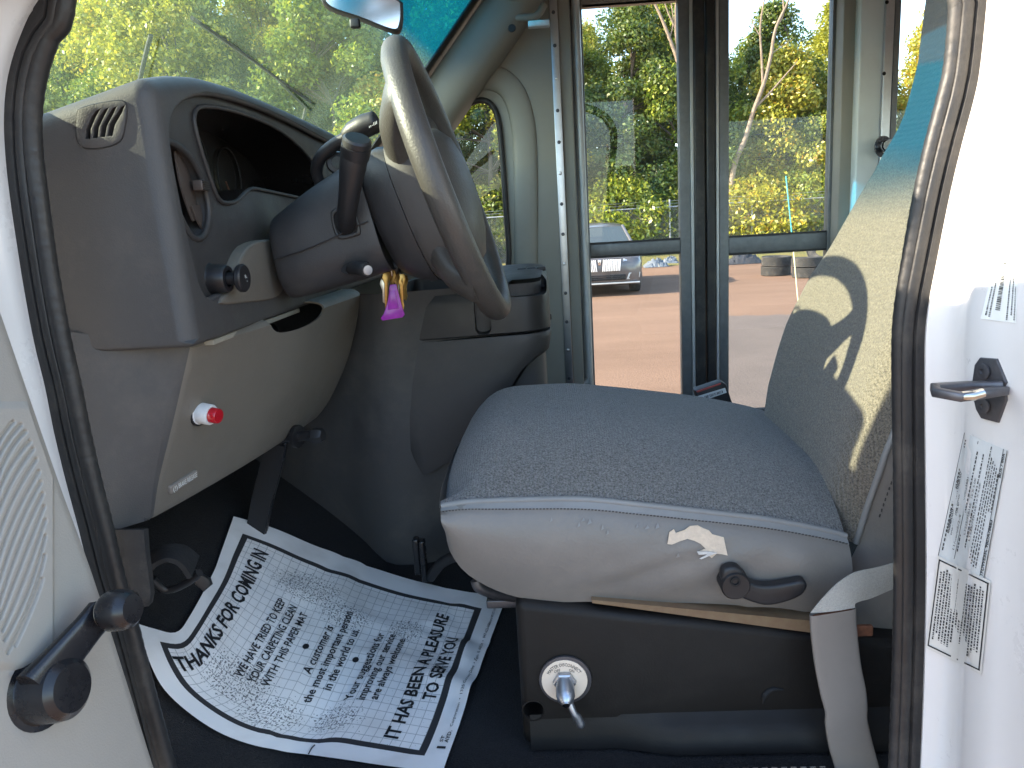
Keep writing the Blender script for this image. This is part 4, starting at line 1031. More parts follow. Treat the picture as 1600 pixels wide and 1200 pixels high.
# torn patch: peeled vinyl showing cloth
def vs_at(px, py, off):
    # find the side surface along the ray
    for k in range(80):
        Y = 0.84+k*0.0008; p = P(px, py, Y)
        i = int(np.argmin([abs(q.x-p.x) for q in nearS])); zt, zb2 = nearS[i].z, botS[i].z
        t = min(1, max(0, (zt-p.z)/max(1e-4, zt-zb2))); s = i/40
        if Y >= YN-0.001-0.020*math.sin(math.pi*t**0.8)-off: return p
    return P(px, py, YN-0.02)
tear = [(1043, 850), (1046, 832), (1053, 827), (1056, 833), (1070, 828), (1078, 822), (1090, 821), (1100, 826), (1108, 829), (1113, 835), (1131, 840), (1133, 850), (1137, 868), (1128, 866), (1120, 865), (1112, 872), (1104, 866), (1090, 863), (1100, 858), (1103, 858), (1095, 850), (1085, 845), (1074, 842), (1062, 846), (1050, 851)]
plate('torn_patch', [[vs_at(x, y, 0.0035) for x, y in tear]], (0, -1, 0), 0.0012, 'cloth_tan', seat)
plate('peeled_flap', [[vs_at(x, y, 0.006) for x, y in [(1089, 862), (1104, 862), (1121, 864), (1110, 868), (1096, 874), (1093, 873), (1106, 866), (1092, 867)]]], (0, -1, 0), 0.001, 'peel_white', seat)
fl_ = [(862, 812), (905, 820), (912, 812), (922, 815), (942, 824), (950, 832), (996, 822), (1012, 824), (1028, 822), (770, 885), (1060, 868)]
for i, (x, y) in enumerate(fl_):
    h = 3+2.5*rng.random(); w_ = 2+3*rng.random()
    plate('scuff_flake', [[vs_at(x-w_, y+h, .0045), vs_at(x, y-h, .0045), vs_at(x+w_*0.6, y+h*.4, .0045)]], (0, -1, 0), 0.0006, 'vinyl_light', seat)
# timber board under the cushion
A, B = P(925, 942, 0.868), P(1335, 981, 0.868)
rows = []
for f in np.linspace(0, 1, 14):
    p = A.lerp(B, f); h = 0.004+0.012*min(1, f*1.2)
    rows.append([p+V((0, -0.004, 0.006)), p+V((0, -0.004, 0.006-h)), p+V((0, 0.4, 0.006-h)), p+V((0, 0.4, 0.006))])
loft('seat_board', rows, 'wood', seat, closed=True, caps=True, ang=30)
# recliner lever
def LV(x, y, Y): return P(x, y, Y)
lv = plate('recline_lever', [smooth_loop([LV(x, y, 0.838) for x, y in [(1128, 900), (1133, 890), (1148, 886), (1160, 892), (1168, 905), (1182, 914), (1205, 916), (1232, 912), (1256, 908), (1262, 918), (1252, 932), (1225, 943), (1195, 947), (1165, 938), (1142, 926), (1130, 914)]], 3)], (0, -1, 0), 0.014, 'black_plastic', seat, 0.004, 3)
lathe('lever_boss', [(0.0172, -0.03), (0.0172, 0.0140), (0.0155, 0.0165), (0, 0.0165)], LV(1145, 907, 0.852), (0.0, -1, 0), 'black_plastic', lv, n=26)
lathe('lever_bolt', [(0.006, 0), (0.006, 0.001), (0.0035, 0.001), (0.0035, -0.003), (0, -0.003)], LV(1149, 909, 0.8345), (0, -1, 0), 'void_black', lv, n=16)

# ---- backrest
zk = [1.285, 1.33, 1.40, 1.50, 1.58, 1.70, 1.80, 1.90, 2.05, 2.2]
xk = [0.343, 0.350, 0.362, 0.395, 0.432, 0.490, 0.540, 0.580, 0.620, 0.650]
def Xb(z): return float(np.interp(z, zk, xk))
far_k = [(1.285, 1.275), (1.331, 1.285), (1.357, 1.300), (1.40, 1.312), (1.457, 1.331), (1.518, 1.340), (1.578, 1.334), (1.629, 1.304), (1.708, 1.287), (1.769, 1.268), (1.814, 1.258), (1.873, 1.285), (1.93, 1.316), (2.01, 1.355), (2.15, 1.36)]
near_k = [(1.285, 0.905), (1.339, 0.895), (1.388, 0.884), (1.438, 0.882), (1.50, 0.889), (1.578, 0.900), (1.65, 0.93), (1.72, 0.955), (1.81, 0.97), (1.93, 0.92), (2.01, 0.885), (2.15, 0.88)]
yfar = lambda z: float(np.interp(z, *zip(*far_k))); ynear = lambda z: float(np.interp(z, *zip(*near_k)))
zz = np.linspace(1.285, 2.14, 44)
rows = []; side_n = []; side_f = []
for z in zz:
    a, b = ynear(z), yfar(z); r_ = []
    for j in range(25):
        t = j/24; y = a+(b-a)*t
        e = 2*t-1
        hollow = 0.012*(1-e*e)*(1 if z < 1.75 else 0.3)*min(1, max(-0.3, (z-1.38)/0.14))
        rnd = 0.030*max(0, (abs(e)-0.72)/0.28)**2.4
        if j > 12: rnd *= 1.6
        r_.append(V((Xb(z)+hollow*0.8+rnd-0.006, y, z)))
    rows.append(r_)
# top rounding
for k in range(4):
    f = (k+1)/4
    rows.append([V((p.x+0.07*f**1.3, p.y+(1.12-p.y)*0.15*f, p.z+0.035*math.sin(f*math.pi/2))) for p in rows[43]])
add('backrest_cloth', grid_me(rows), 'fabric_back', seat, 80)
back_rows = rows
# door-side cloth gusset in a browner weave, piping, vinyl side
edge = [r[0] for r in rows]
tube('back_piping', edge, 0.0038, 'vinyl_light', seat, n=8, sm=1)
rows = []
for f, dy in ((0.0, 0.001), (0.12, -0.004), (0.3, -0.008), (0.6, -0.006), (1.0, 0.01)):
    low_ = [V((edge[0].x-0.012*k, edge[0].y, edge[0].z-0.028*k)) for k in (4, 3, 2, 1)]
    rows.append([V((p.x+(0.125+0.06*max(0, 1.5-p.z))*f+0.004, p.y+dy, p.z-0.01*f)) for p in low_+edge])
loft('backrest_side', rows, 'vinyl', seat, ang=80)
redge = [r[-1] for r in back_rows]
rows = [[V((p.x+0.105*f+0.0, p.y+dy, p.z)) for p in redge] for f, dy in ((0, 0), (0.2, 0.012), (0.6, 0.014), (1, -0.004))]
loft('backrest_side', rows, 'vinyl', seat, ang=80)
rows = [[V((p.x+0.129+0.06*max(0, 1.5-p.z), p.y+0.01, p.z-0.01)) for p in edge], [V((p.x+0.105, p.y-0.004, p.z)) for p in redge]]
loft('backrest_rear', rows, 'vinyl', seat, ang=80)
st_ = resample([V((p.x+0.016, p.y-0.0045, p.z)) for p in edge[2:34]], 90)
for i, p in enumerate(st_[:-1]):
    d = (st_[i+1]-p).normalized()
    box('stitch', p, (0.0011, 0.0012, 0.0036), 'dash_dark', seat, 0, rot=Matrix.Rotation(math.atan2(d.x, d.z), 3, 'Y'))

# ---- grab rail stub behind the seat
gr_ = thing('grab_rail', 'short polished grab rail with round flange behind the seat back', 'rail', tuple(P(1378, 230, 2.36)))
fp = P(1379, 229, 2.383)
lathe('flange', [(0.030, 0), (0.030, 0.004), (0.018, 0.006), (0.018, 0.01)], fp, (0.35, -1, 0), 'steel_dark', gr_, n=26)
d_ = (P(1412, 222, 2.20)-fp); 
tube('rail_tube', [fp, fp+d_*0.25, fp+d_], 0.016, 'chrome', gr_, n=20)
lathe('coupling', [(0.018, 0), (0.018, 0.022)], fp+d_*0.18, tuple(d_), 'chrome', gr_, n=20)
for dx, dz in ((0, .024), (0.0, -.024)): lathe('screw', [(0, .003), (.004, .002), (.005, 0)], fp+V((dx, -.004, dz)), (0.2, -1, 0), 'steel_dark', gr_, n=10)

# ================================================================== SEAT PEDESTAL + MASTER SWITCH
ped = thing('seat_pedestal', 'dark brown metal box carrying the driver seat', 'seat base', (0.2, 1.1, 1.035))
A, B = P(804, 940, 0.865), P(1394, 985, 0.865)
zb_ = 1.040
bm = box_bm(((A.x+0.45)/2, (0.865+1.33)/2, (zb_+1.245)/2), (0.45-A.x, 1.33-0.865, 1.245-zb_), 0.0)
for v in bm.verts:
    if v.co.z > 1.2 and v.co.x > 0.2: v.co.z = 1.164
    elif v.co.z > 1.2: v.co.z = 1.243
bmesh.ops.bevel(bm, geom=list(bm.edges), offset=0.012, segments=4, profile=0.5, affect='EDGES')
me = from_bm(bm)
hc = P(834, 1110, 0.865)
cb = bmesh.new(); bmesh.ops.create_cone(cb, cap_ends=True, segments=32, radius1=0.0125, radius2=0.0125, depth=0.09)
bmesh.ops.rotate(cb, cent=(0, 0, 0), matrix=Matrix.Rotation(R(90), 3, 'X'), verts=cb.verts); bmesh.ops.translate(cb, vec=hc, verts=cb.verts)
add('box_shell', boolean(me, [cb]), 'pedestal_brown', ped, 30)
lathe('hole_void', [(0.0122, 0.0), (0.0122, 0.01), (0, 0.01)], hc+V((0, 0.03, 0)), (0, 1, 0), 'void_black', ped, n=20)
lathe('hole_rim', [(0.0125, -.002), (0.0135, 0.0008), (0.0150, 0.0006), (0.0155, -.001)], hc, (0, -1, 0), 'pedestal_brown', ped, n=28)
# pressed flange at the foot
rows = []
fx = [A.x+0.01, A.x+0.12, A.x+0.16, A.x+0.19, 0.20, 0.25, 0.30, 0.44]
for x in fx:
    d = float(np.interp(x, [A.x, A.x+0.12, A.x+0.19, 0.44], [0.004, 0.004, 0.020, 0.022]))
    rows.append([V((x, 0.866, 1.085)), V((x, 0.866-d*0.5, 1.074)), V((x, 0.866-d, 1.066)), V((x, 0.866-d-0.004, 1.040))])
loft('foot_flange', rows, 'pedestal_brown', ped, ang=60, thick=0.002)
tube('pressed_mark', [P(1192, 1100, 0.864), P(1196, 1085, 0.864), P(1208, 1077, 0.864), P(1224, 1078, 0.864)], [0.001, 0.004, 0.003, 0.001], 'void_black', ped, sm=4, n=8)

sw = thing('battery_switch', 'round cream battery disconnect plate with zinc lever on the seat box', 'switch', tuple(P(880, 1062, 0.862)))
sc_ = P(882, 1062, 0.862)
lathe('clear_washer', [(0.033, -0.001), (0.0325, 0.0015), (0.028, 0.002)], sc_+V((0.001, 0, 0.0)), (0, -1, 0), 'steel_dark', sw, n=40)
lathe('face_plate', [(0.0285, 0.000), (0.0285, 0.0026), (0.027, 0.0030), (0, 0.0030)], sc_, (0, -1, 0), 'plate_cream', sw, n=40)
def arc(x, y):
    r_ = 0.0205+y; a = R(90)-x/0.0225
    return sc_+V((r_*math.cos(a), -0.0034, r_*math.sin(a)))
text('lettering', 'MASTER DISCONNECT', arc, 'ink', sw, fit=0.048, height=0.0046, align='c')
text('lettering', 'OFF', lambda x, y: sc_+V((x-0.0085, -0.0034, y+0.0125+x*0.25)), 'ink', sw, fit=0.0075, height=0.0042, align='c')
text('lettering', 'ON', lambda x, y: sc_+V((x+0.0095, -0.0034, y+0.0122-x*0.35)), 'ink', sw, fit=0.0060, height=0.0042, align='c')
lathe('hex_nut', [(0.0145, 0.003), (0.0145, 0.008), (0.013, 0.009), (0.011, 0.009)], sc_+V((0.0, 0, 0.001)), (0, -1, -0.15), 'zinc', sw, n=6)
sd = V((0.02, -1, -0.42)).normalized()
lathe('switch_stem', [(0.0115, 0.004), (0.0115, 0.024), (0.0095, 0.030), (0.0060, 0.034), (0.0055, 0.0345), (0, 0.0345)], sc_+V((0, 0, 0.001)), sd, 'zinc', sw, n=22)
tipc = sc_+sd*0.0352
lathe('stem_screw', [(0.0045, -.002), (0.0045, 0.0006), (0.002, 0.001), (0, 0.0005)], tipc, sd, 'chrome', sw, n=18)
tube('switch_lever', [tipc-sd*0.008+V((0.004, 0, -0.004)), tipc+V((0.009, 0.004, -0.014)), tipc+V((0.013, 0.006, -0.022)), tipc+V((0.0165, 0.006, -0.031)), tipc+V((0.0175, 0.006, -0.035))], [0.0050, 0.0042, 0.0056, 0.0054, 0.0030], 'zinc', sw, sm=4, n=12)

# ================================================================== BELT
bl_ = thing('seat_belt', 'beige seat belt webbing folded into a grey plastic sleeve', 'seat belt', tuple(P(1320, 1200, 0.8)))
# sleeve: flat oval tube hanging in front of the box
csl = [(1301, 955, 0.812), (1303, 990, 0.810), (1309, 1040, 0.806), (1317, 1080, 0.802), (1322, 1108, 0.800), (1322, 1128, 0.800), (1328, 1160, 0.802), (1340, 1205, 0.803), (1350, 1260, 0.803)]
hw = [0.0265, 0.0265, 0.0262, 0.0262, 0.0245, 0.0245, 0.0255, 0.0255, 0.0255]
cpts = spline([P(*c) for c in csl], 5); hws = [float(np.interp(i, np.arange(9)*5, hw)) for i in range(len(cpts))]
rows = []
for p, h in zip(cpts, hws):
    sec = []
    ax_ = V((0.995, 0.08, 0.10))
    for a in np.linspace(0, 2*math.pi, 24, endpoint=False):
        c_, s_ = math.cos(a), math.sin(a)
        xx = math.copysign(abs(c_)**0.35, c_)*h; yy = math.copysign(abs(s_)**0.6, s_)*0.0042
        sec.append(p+ax_*xx+V((0, yy, 0)))
    rows.append(sec)
loft('sleeve', rows, 'sleeve_gray', bl_, closed=True, ang=50)
rows2 = [[P(1301, 955, 0.812)+(q-P(1301, 955, 0.812))*0.86+V((0, 0, dz)) for q in rows[0]] for dz in (-0.002, -0.01)]
loft('sleeve_mouth', rows2, 'rust', bl_, closed=True, caps=True)
top_ = [(1266, 957, .812), (1284, 935, .813), (1308, 911, .815), (1335, 894, .822), (1370, 886, .834), (1420, 872, .845)]
bot_ = [(1335, 949, .814), (1335, 943, .816), (1342, 939, .819), (1360, 934, .826), (1390, 921, .838), (1425, 906, .850)]
ra, rb_ = spline([P(*q) for q in top_], 5), spline([P(*q) for q in bot_], 5)
loft('webbing', [ra, [a.lerp(b, .33)+V((0, -.002, 0)) for a, b in zip(ra, rb_)], [a.lerp(b, .66)+V((0, -.002, 0)) for a, b in zip(ra, rb_)], rb_], 'webbing', bl_, ang=60, thick=0.0015)
# brown anchor bracket behind
box('anchor_bracket', P(1346, 985, 0.846), (0.026, 0.006, 0.014), 'rust', bl_, 0.002)

bk = thing('belt_buckle', 'black seat belt buckle with red button and barcode label', 'buckle', tuple(P(1120, 655, 1.37)))
cA, cB = P(1093, 603, 1.385), P(1132, 600, 1.385)
fr_ = [P(1086, 611, 1.385), P(1128, 597, 1.385), P(1135, 601, 1.385), P(1156, 664, 1.385), P(1160, 700, 1.385), P(1110, 700, 1.385), P(1098, 645, 1.385)]
plate('buckle_body', [fr_], (0, -1, 0), 0.028, 'black_plastic', bk, 0.003, 3)
plate('release_button', [[P(1088, 611.5, 1.383), P(1127, 598.5, 1.383), P(1126, 601.0, 1.383), P(1090, 613.5, 1.383)]], (0, -1, 0), 0.022, 'red_trim', bk, 0.0004)
L0, L1, L2, L3 = P(1090.5, 619, 1.3838), P(1133, 606, 1.3838), P(1135.5, 613.5, 1.3838), P(1093, 628, 1.3838)
plate('barcode_label', [[L0, L1, L2, L3]], (0, -1, 0), 0.0006, 'label_paper', bk)
for i in range(15):
    f0 = 0.22+i*0.045; f1 = f0+0.02*(0.6+0.8*rng.random())
    a, b, c, d = [L0.lerp(L1, f0), L0.lerp(L1, f1), L3.lerp(L2, f1), L3.lerp(L2, f0)]
    plate('barcode_bar', [[a.lerp(d, .3)+V((0, -.0005, 0)), b.lerp(c, .3)+V((0, -.0005, 0)), b.lerp(c, .8)+V((0, -.0005, 0)), a.lerp(d, .8)+V((0, -.0005, 0))]], (0, -1, 0), 0.0002, 'ink', bk)

# ================================================================== DRIVER DOOR (open, at the left)
dd = thing('driver_door', 'open driver door with beige inner panel and curved speaker slots', 'door', (-0.5, 0.6, 0.7))
# inner face: through the hinge edge seen in the picture, opening towards the camera
HE = [(-62, 270), (-30, 385), (0, 465), (50, 610), (100, 755), (150, 893), (200, 1050), (247, 1200), (300, 1360)]
YH = 0.63
hinge = [P(x, y, YH) for x, y in HE]
DD = V((-0.17, -0.985, 0)).normalized()                   # direction the door runs, away from the hinge
DN = DD.cross((hinge[7]-hinge[2]).normalized()).normalized()   # inner face looks to the rear
if DN.x < 0: DN = -DN
he = spline(hinge, 4)
rows = []
for d, off in ((0.0, -0.03), (-0.002, -0.008), (0.003, -0.002), (0.012, 0.0), (0.10, 0.0), (0.25, 0.002), (0.45, 0.004), (0.75, 0.0)):
    rows.append([p+DD*d+DN*off for p in he])
panel_rows = rows
rows = []
for d, off in ((0.0, -0.035), (-0.01, -0.05), (-0.005, -0.085), (0.05, -0.10), (0.75, -0.11)):
    rows.append([p+DD*d+DN*off for p in he])
loft('outer_skin', rows, 'white_paint', dd, ang=50, thick=0.003)
def DP(px, py, off=0.0):                                  # point of the inner panel plane seen at a pixel
    o_ = hinge[4]+DN*off; d = ray(px, py); c = V((0, 0, CAMZ)); return c+d*((o_-c).dot(DN)/d.dot(DN))
# curved speaker slots
sl_ = [((17, 660), (0, 682), (-20, 720)), ((29, 664), (0, 703), (-20, 750)), ((36, 675), (8, 712), (-15, 770)), ((43, 690), (8, 738), (-15, 800)), ((48, 702), (10, 762), (-15, 830)), ((53, 718), (12, 790), (-12, 860)),
       ((57, 737), (16, 815), (-10, 890)), ((60, 754), (22, 832), (-8, 920)), ((63, 772), (26, 855), (-5, 945)), ((65, 792), (30, 880), (-3, 965)), ((67, 813), (34, 905), (0, 985)), ((67, 838), (40, 925), (3, 1000)),
       ((66, 868), (44, 940), (8, 1020)), ((62, 905), (46, 950), (20, 1008)), ((55, 910), (40, 960), (12, 1030))]
me = grid_me(panel_rows); bm = bmesh.new(); bm.from_mesh(me); bmesh.ops.recalc_face_normals(bm, faces=bm.faces)
f0_ = max(bm.faces, key=lambda f: f.calc_area()); f0_.normal_update()
if f0_.normal.dot(DN) < 0: bmesh.ops.reverse_faces(bm, faces=bm.faces)
thicken(bm, 0.008); me = from_bm(bm)
_b = bmesh.new(); _b.from_mesh(me); DBV = BVHTree.FromBMesh(_b); _b.free()
def DPs(x, y, off):
    h = DBV.ray_cast(V((0, 0, CAMZ)), ray(x, y).normalized()); return (h[0] if h[0] else DP(x, y))+DN*off
add('inner_panel', me, 'door_beige', dd, 40)
# finely modelled speaker field with real grooves
segs_ = []
for s in sl_[:14]:
    a, b, c = [np.array(q, float) for q in s]; ctl = 2*b-(a+c)/2; f = np.linspace(0, 1, 150)[:, None]
    segs_.append(a*(1-f)**2+ctl*2*f*(1-f)+c*f*f)
gu = np.linspace(0, 1, 150); gy = np.arange(622, 1054, 1.6); rows = []
for y in gy:
    r_ = []
    xr0 = min(88.0, float(np.interp(y, [q[1] for q in HE], [q[0] for q in HE]))-9)
    for x in (-46+(xr0+46)*gu):
        dmin = min(float(np.sqrt(((sg-(x, y))**2).sum(1)).min()) for sg in segs_)
        g_ = math.exp(-(dmin/2.6)**4)
        ramp = min(1.0, (xr0-x)/11, (y-622)/20, (1053-y)/20); ramp = max(0.0, ramp); ramp = ramp*ramp*(3-2*ramp)
        r_.append(DPs(x, y, -0.0006+0.0036*ramp-0.0040*g_*ramp))
    rows.append(r_)
loft('speaker_field', rows, 'door_beige', dd, ang=80)
# window crank
ck = lathe('window_crank', [(0.032, -0.004), (0.032, 0.002), (0.0275, 0.003), (0.0265, 0.005), (0.026, 0.020), (0.0245, 0.028), (0.019, 0.033), (0, 0.035)], DP(62, 1078), DN, 'black_gloss', dd, n=36)
c0 = DP(62, 1078, 0.020); c1 = DP(164, 957, 0.036)
dirc = (c1-c0).normalized(); wv_ = DN.cross(dirc).normalized()
rows = []
for f, w1, th in ((0.0, 0.019, 0.009), (0.2, 0.0175, 0.008), (0.5, 0.0155, 0.0065), (0.8, 0.0140, 0.006), (1.0, 0.0145, 0.006), (1.08, 0.009, 0.005)):
    c = c0.lerp(c1, f)-DN*0.004; rows.append([c+wv_*(w1*math.copysign(abs(math.cos(a))**0.6, math.cos(a)))+DN*(th*math.copysign(abs(math.sin(a))**0.6, math.sin(a))) for a in np.linspace(0, 2*math.pi, 24, endpoint=False)])
loft('crank_arm', rows, 'black_gloss', ck, closed=True, caps=True, ang=40)
lathe('crank_knob', [(0.011, -0.002), (0.0155, 0.002), (0.0172, 0.006), (0.0172, 0.016), (0.0160, 0.023), (0.012, 0.0275), (0, 0.029)], DP(166, 955, 0.040), DN, 'black_gloss', ck, n=32)
lathe('knob_collar', [(0.0142, 0), (0.0142, 0.0010), (0.010, 0.0010)], DP(166, 955, 0.0395), DN, 'worn_steel', ck, n=32)
# window frame of the door, glass and large outside mirror (they throw the shade on the rear pillar)
zt = 2.22
top_h = V((hinge[0].x+0.02, YH, 1.86))
boxr('belt_moulding', (0, 0, 0), (0, 0, 0), 'rubber', dd, 0) if False else None
bz_ = hinge[0].z
A = hinge[0]-DN*0.05
fr1 = [A, A+DD*0.16+V((0, 0, 0.26)), A+DD*0.34+V((0, 0, 0.42)), A+DD*0.78+V((0, 0, 0.44)), A+DD*0.80]
tube('window_frame', fr1, 0.016, 'white_paint', dd, sm=5, n=10)
plate('door_window', [[fr1[0]+DD*0.02, fr1[1], fr1[2], fr1[3], fr1[4]]], tuple(DN), 0.004, 'clear_glass', dd)
mr_ = thing('side_mirror', 'large white outside mirror on the open driver door', 'mirror', tuple(A+V((-0.1, -0.1, 0.1))))
mc_ = V((-0.63, 0.42, 1.985))
box('mirror_shell', mc_, (0.09, 0.34, 0.34), 'bus_white', mr_, 0.035, 5, rot=Matrix.Rotation(R(12), 3, 'Z') @ Matrix.Rotation(R(-10), 3, 'X'))
box('mirror_face', mc_+V((0.047, 0.01, 0)), (0.004, 0.29, 0.29), 'chrome', mr_, 0.001, rot=Matrix.Rotation(R(12), 3, 'Z') @ Matrix.Rotation(R(-10), 3, 'X'))
tube('mirror_arm', [mc_+V((0, 0.1, -0.1)), mc_+V((0.05, 0.22, -0.16)), A+DD*0.1+V((0, 0, 0.0))], 0.014, 'black_plastic', mr_, sm=4)

# ================================================================== PEDALS
pk = thing('parking_brake', 'parking brake bracket with curved black pedal under the dash', 'pedal', tuple(P(250, 940, 0.9)))
rows = []
for x0, x1, y in ((180, 226, 826), (184, 228, 860), (190, 233, 900), (196, 236, 925), (203, 234, 938), (214, 228, 944)):
    rows.append([P(x0, y, 0.80), P(x0+8, y, 0.792), P((x0+x1)/2, y, 0.79), P(x1-4, y, 0.793), P(x1, y, 0.802), P(x1-3, y, 0.83)])
loft('bracket', rows, 'rubber_dull', pk, ang=60, thick=0.004)
pa = [P(222, 880, 0.90), P(236, 862, 0.90), P(262, 850, 0.90), P(290, 852, 0.91), P(312, 868, 0.92)]
pb_ = [P(222, 900, 0.86), P(240, 880, 0.86), P(262, 872, 0.86), P(284, 880, 0.865), P(300, 902, 0.87)]
loft('pedal_pad', [spline(pa, 5), spline(pb_, 5)], 'rubber_dull', pk, ang=60, thick=0.006)
tube('pedal_arm', [P(238, 905, 0.88), P(262, 922, 0.89), P(296, 908, 0.885), P(312, 895, 0.88)], 0.005, 'black_plastic', pk, sm=4)
plate('pedal_foot', [[P(284, 895, 0.885), P(296, 886, 0.885), P(328, 905, 0.9), P(331, 914, 0.9), P(318, 925, 0.89)]], (0.3, -1, 0.3), 0.008, 'black_plastic', pk, 0.002)
bpd = thing('brake_pedal', 'black brake pedal arm with a cross pin hanging below the knee panel', 'pedal', tuple(P(400, 800, 1.25)))
ln = [P(432, 690, 1.20), P(424, 730, 1.21), P(412, 775, 1.23), P(404, 815, 1.25), P(396, 850, 1.26)]
prf2 = [(-1, -0.5), (1, -0.5), (1, 0.5), (-1, 0.5)]
tube('arm', ln, 0.017, 'black_plastic', bpd, sm=4, profile=prf2, up=(0, 1, 0))
tube('arm_flange', [p+V((0.016, -0.003, 0)) for p in ln], 0.004, 'black_gloss', bpd, sm=4, n=8)
pp = [P(428, 690, 1.20), P(445, 684, 1.195), P(470, 681, 1.19), P(490, 680, 1.185)]
tube('cross_pin', pp, 0.0085, 'black_plastic', bpd, n=14)
lathe('pin_head', [(0.0085, 0), (0.013, 0.004), (0.013, 0.018), (0.010, 0.022), (0, 0.022)], P(486, 680, 1.186), (1, -0.25, 0), 'black_plastic', bpd, n=6)
lathe('pin_washer', [(0.019, -0.003), (0.019, 0.004), (0.009, 0.005)], P(464, 682, 1.192), (1, -0.25, 0), 'black_plastic', bpd, n=18)
box('brake_pad', hinge[0]*0+P(400, 858, 1.27), (0.03, 0.11, 0.07), 'rubber_dull', bpd, 0.006, rot=Matrix.Rotation(R(-35), 3, 'Y'))
# seat track and lever on the floor by the engine cover
fs_ = thing('floor_latch', 'black upright floor latch by the engine cover base', 'latch', tuple(P(660, 900, 1.3)))
box('latch_post', P(652, 868, 1.31), (0.012, 0.02, 0.070), 'black_gloss', fs_, 0.003)
box('latch_post', P(662, 875, 1.30), (0.010, 0.02, 0.080), 'black_gloss', fs_, 0.003)
tube('latch_rail', [P(672, 902, 1.30), P(690, 880, 1.28), P(715, 868, 1.26), P(740, 866, 1.25)], 0.010, 'black_plastic', fs_, sm=5)
tk = thing('seat_adjuster', 'dark seat adjuster bar poking out below the cushion front', 'lever', tuple(P(770, 920, 0.95)))
tube('adjuster_bar', [P(744, 906, 0.93), P(750, 918, 0.93), P(775, 927, 0.94), P(805, 932, 0.95)], 0.008, 'steel_dark', tk, sm=5)
box('adjuster_bracket', P(790, 936, 0.96), (0.05, 0.03, 0.012), 'steel_dark', tk, 0.002)

# ================================================================== PAPER FLOOR MAT
def PF(px, py, lift=0.0):
    lo = None
    for k in range(1500):
        Y = 0.55+k*0.001; p = P(px, py, Y)
        if p.z <= hfl(p.x)+lift: return p
    return P(px, py, 1.4)
topE = [PF(217, 975, .030), PF(240, 982, .022), PF(275, 988, .014), PF(297, 962, .012), PF(330, 900, .012), PF(345, 860, .012), PF(365, 806, .018)]
botE = [PF(690, 1212, .006), PF(712, 1150, .006), PF(735, 1080, .012), PF(762, 1010, .010), PF(790, 936, .006)]
lefE = [topE[0], PF(236, 1040, .030), PF(268, 1090, .020), PF(340, 1143, .014), PF(420, 1170, .010), PF(490, 1180, .008), PF(560, 1190, .006), botE[0]]
rigE = [topE[-1], PF(430, 826, .012), PF(500, 856, .010), PF(570, 882, .008), PF(640, 905, .008), PF(715, 922, .008), botE[-1]]
NU, NV = 49, 57
tE, bE, lE, rE = [resample(spline(e, 8), k) for e, k in ((topE, NU), (botE, NU), (lefE, NV), (rigE, NV))]
prng = np.random.default_rng(5)
cre = [(prng.random(), prng.random(), prng.normal(), prng.normal(), 0.003*prng.normal(), 0.02+0.04*prng.random()) for _ in range(22)]
G = np.zeros((NV, NU, 3))
for j in range(NV):
    v = j/(NV-1)
    for i in range(NU):
        u = i/(NU-1)
        c = tE[i]*(1-v)+bE[i]*v+lE[j]*(1-u)+rE[j]*u-(tE[0]*(1-u)*(1-v)+tE[-1]*u*(1-v)+bE[0]*(1-u)*v+bE[-1]*u*v)
        z = c.z
        for cu, cv, a, b, h, w_ in cre:
            d = ((u-cu)*a+(v-cv)*b)/math.hypot(a, b); e = math.hypot(u-cu, v-cv)
            z += h*math.exp(-(d/w_)**2)*math.exp(-(e/0.3)**2)
        # folded pleat at the right end of the last line
        z += 0.014*math.exp(-((v-0.93+0.25*(u-0.62))/0.028)**2)*math.exp(-((u-0.60)/0.10)**2)
        z = max(z, hfl(c.x)+0.004)
        G[j, i] = (c.x, c.y, z)
def paper(u, v, lift=0.0006):
    x = min(max(u, 0), 0.9999)*(NU-1); y = min(max(v, 0), 0.9999)*(NV-1); i, j = int(x), int(y); a, b = x-i, y-j
    p = G[j, i]*(1-a)*(1-b)+G[j, i+1]*a*(1-b)+G[j+1, i]*(1-a)*b+G[j+1, i+1]*a*b
    du = G[j, i+1]-G[j, i]; dv = G[j+1, i]-G[j, i]; n = np.cross(du, dv); n /= np.linalg.norm(n)+1e-12
    if n[2] < 0: n = -n
    q = p+n*lift; return V(q)
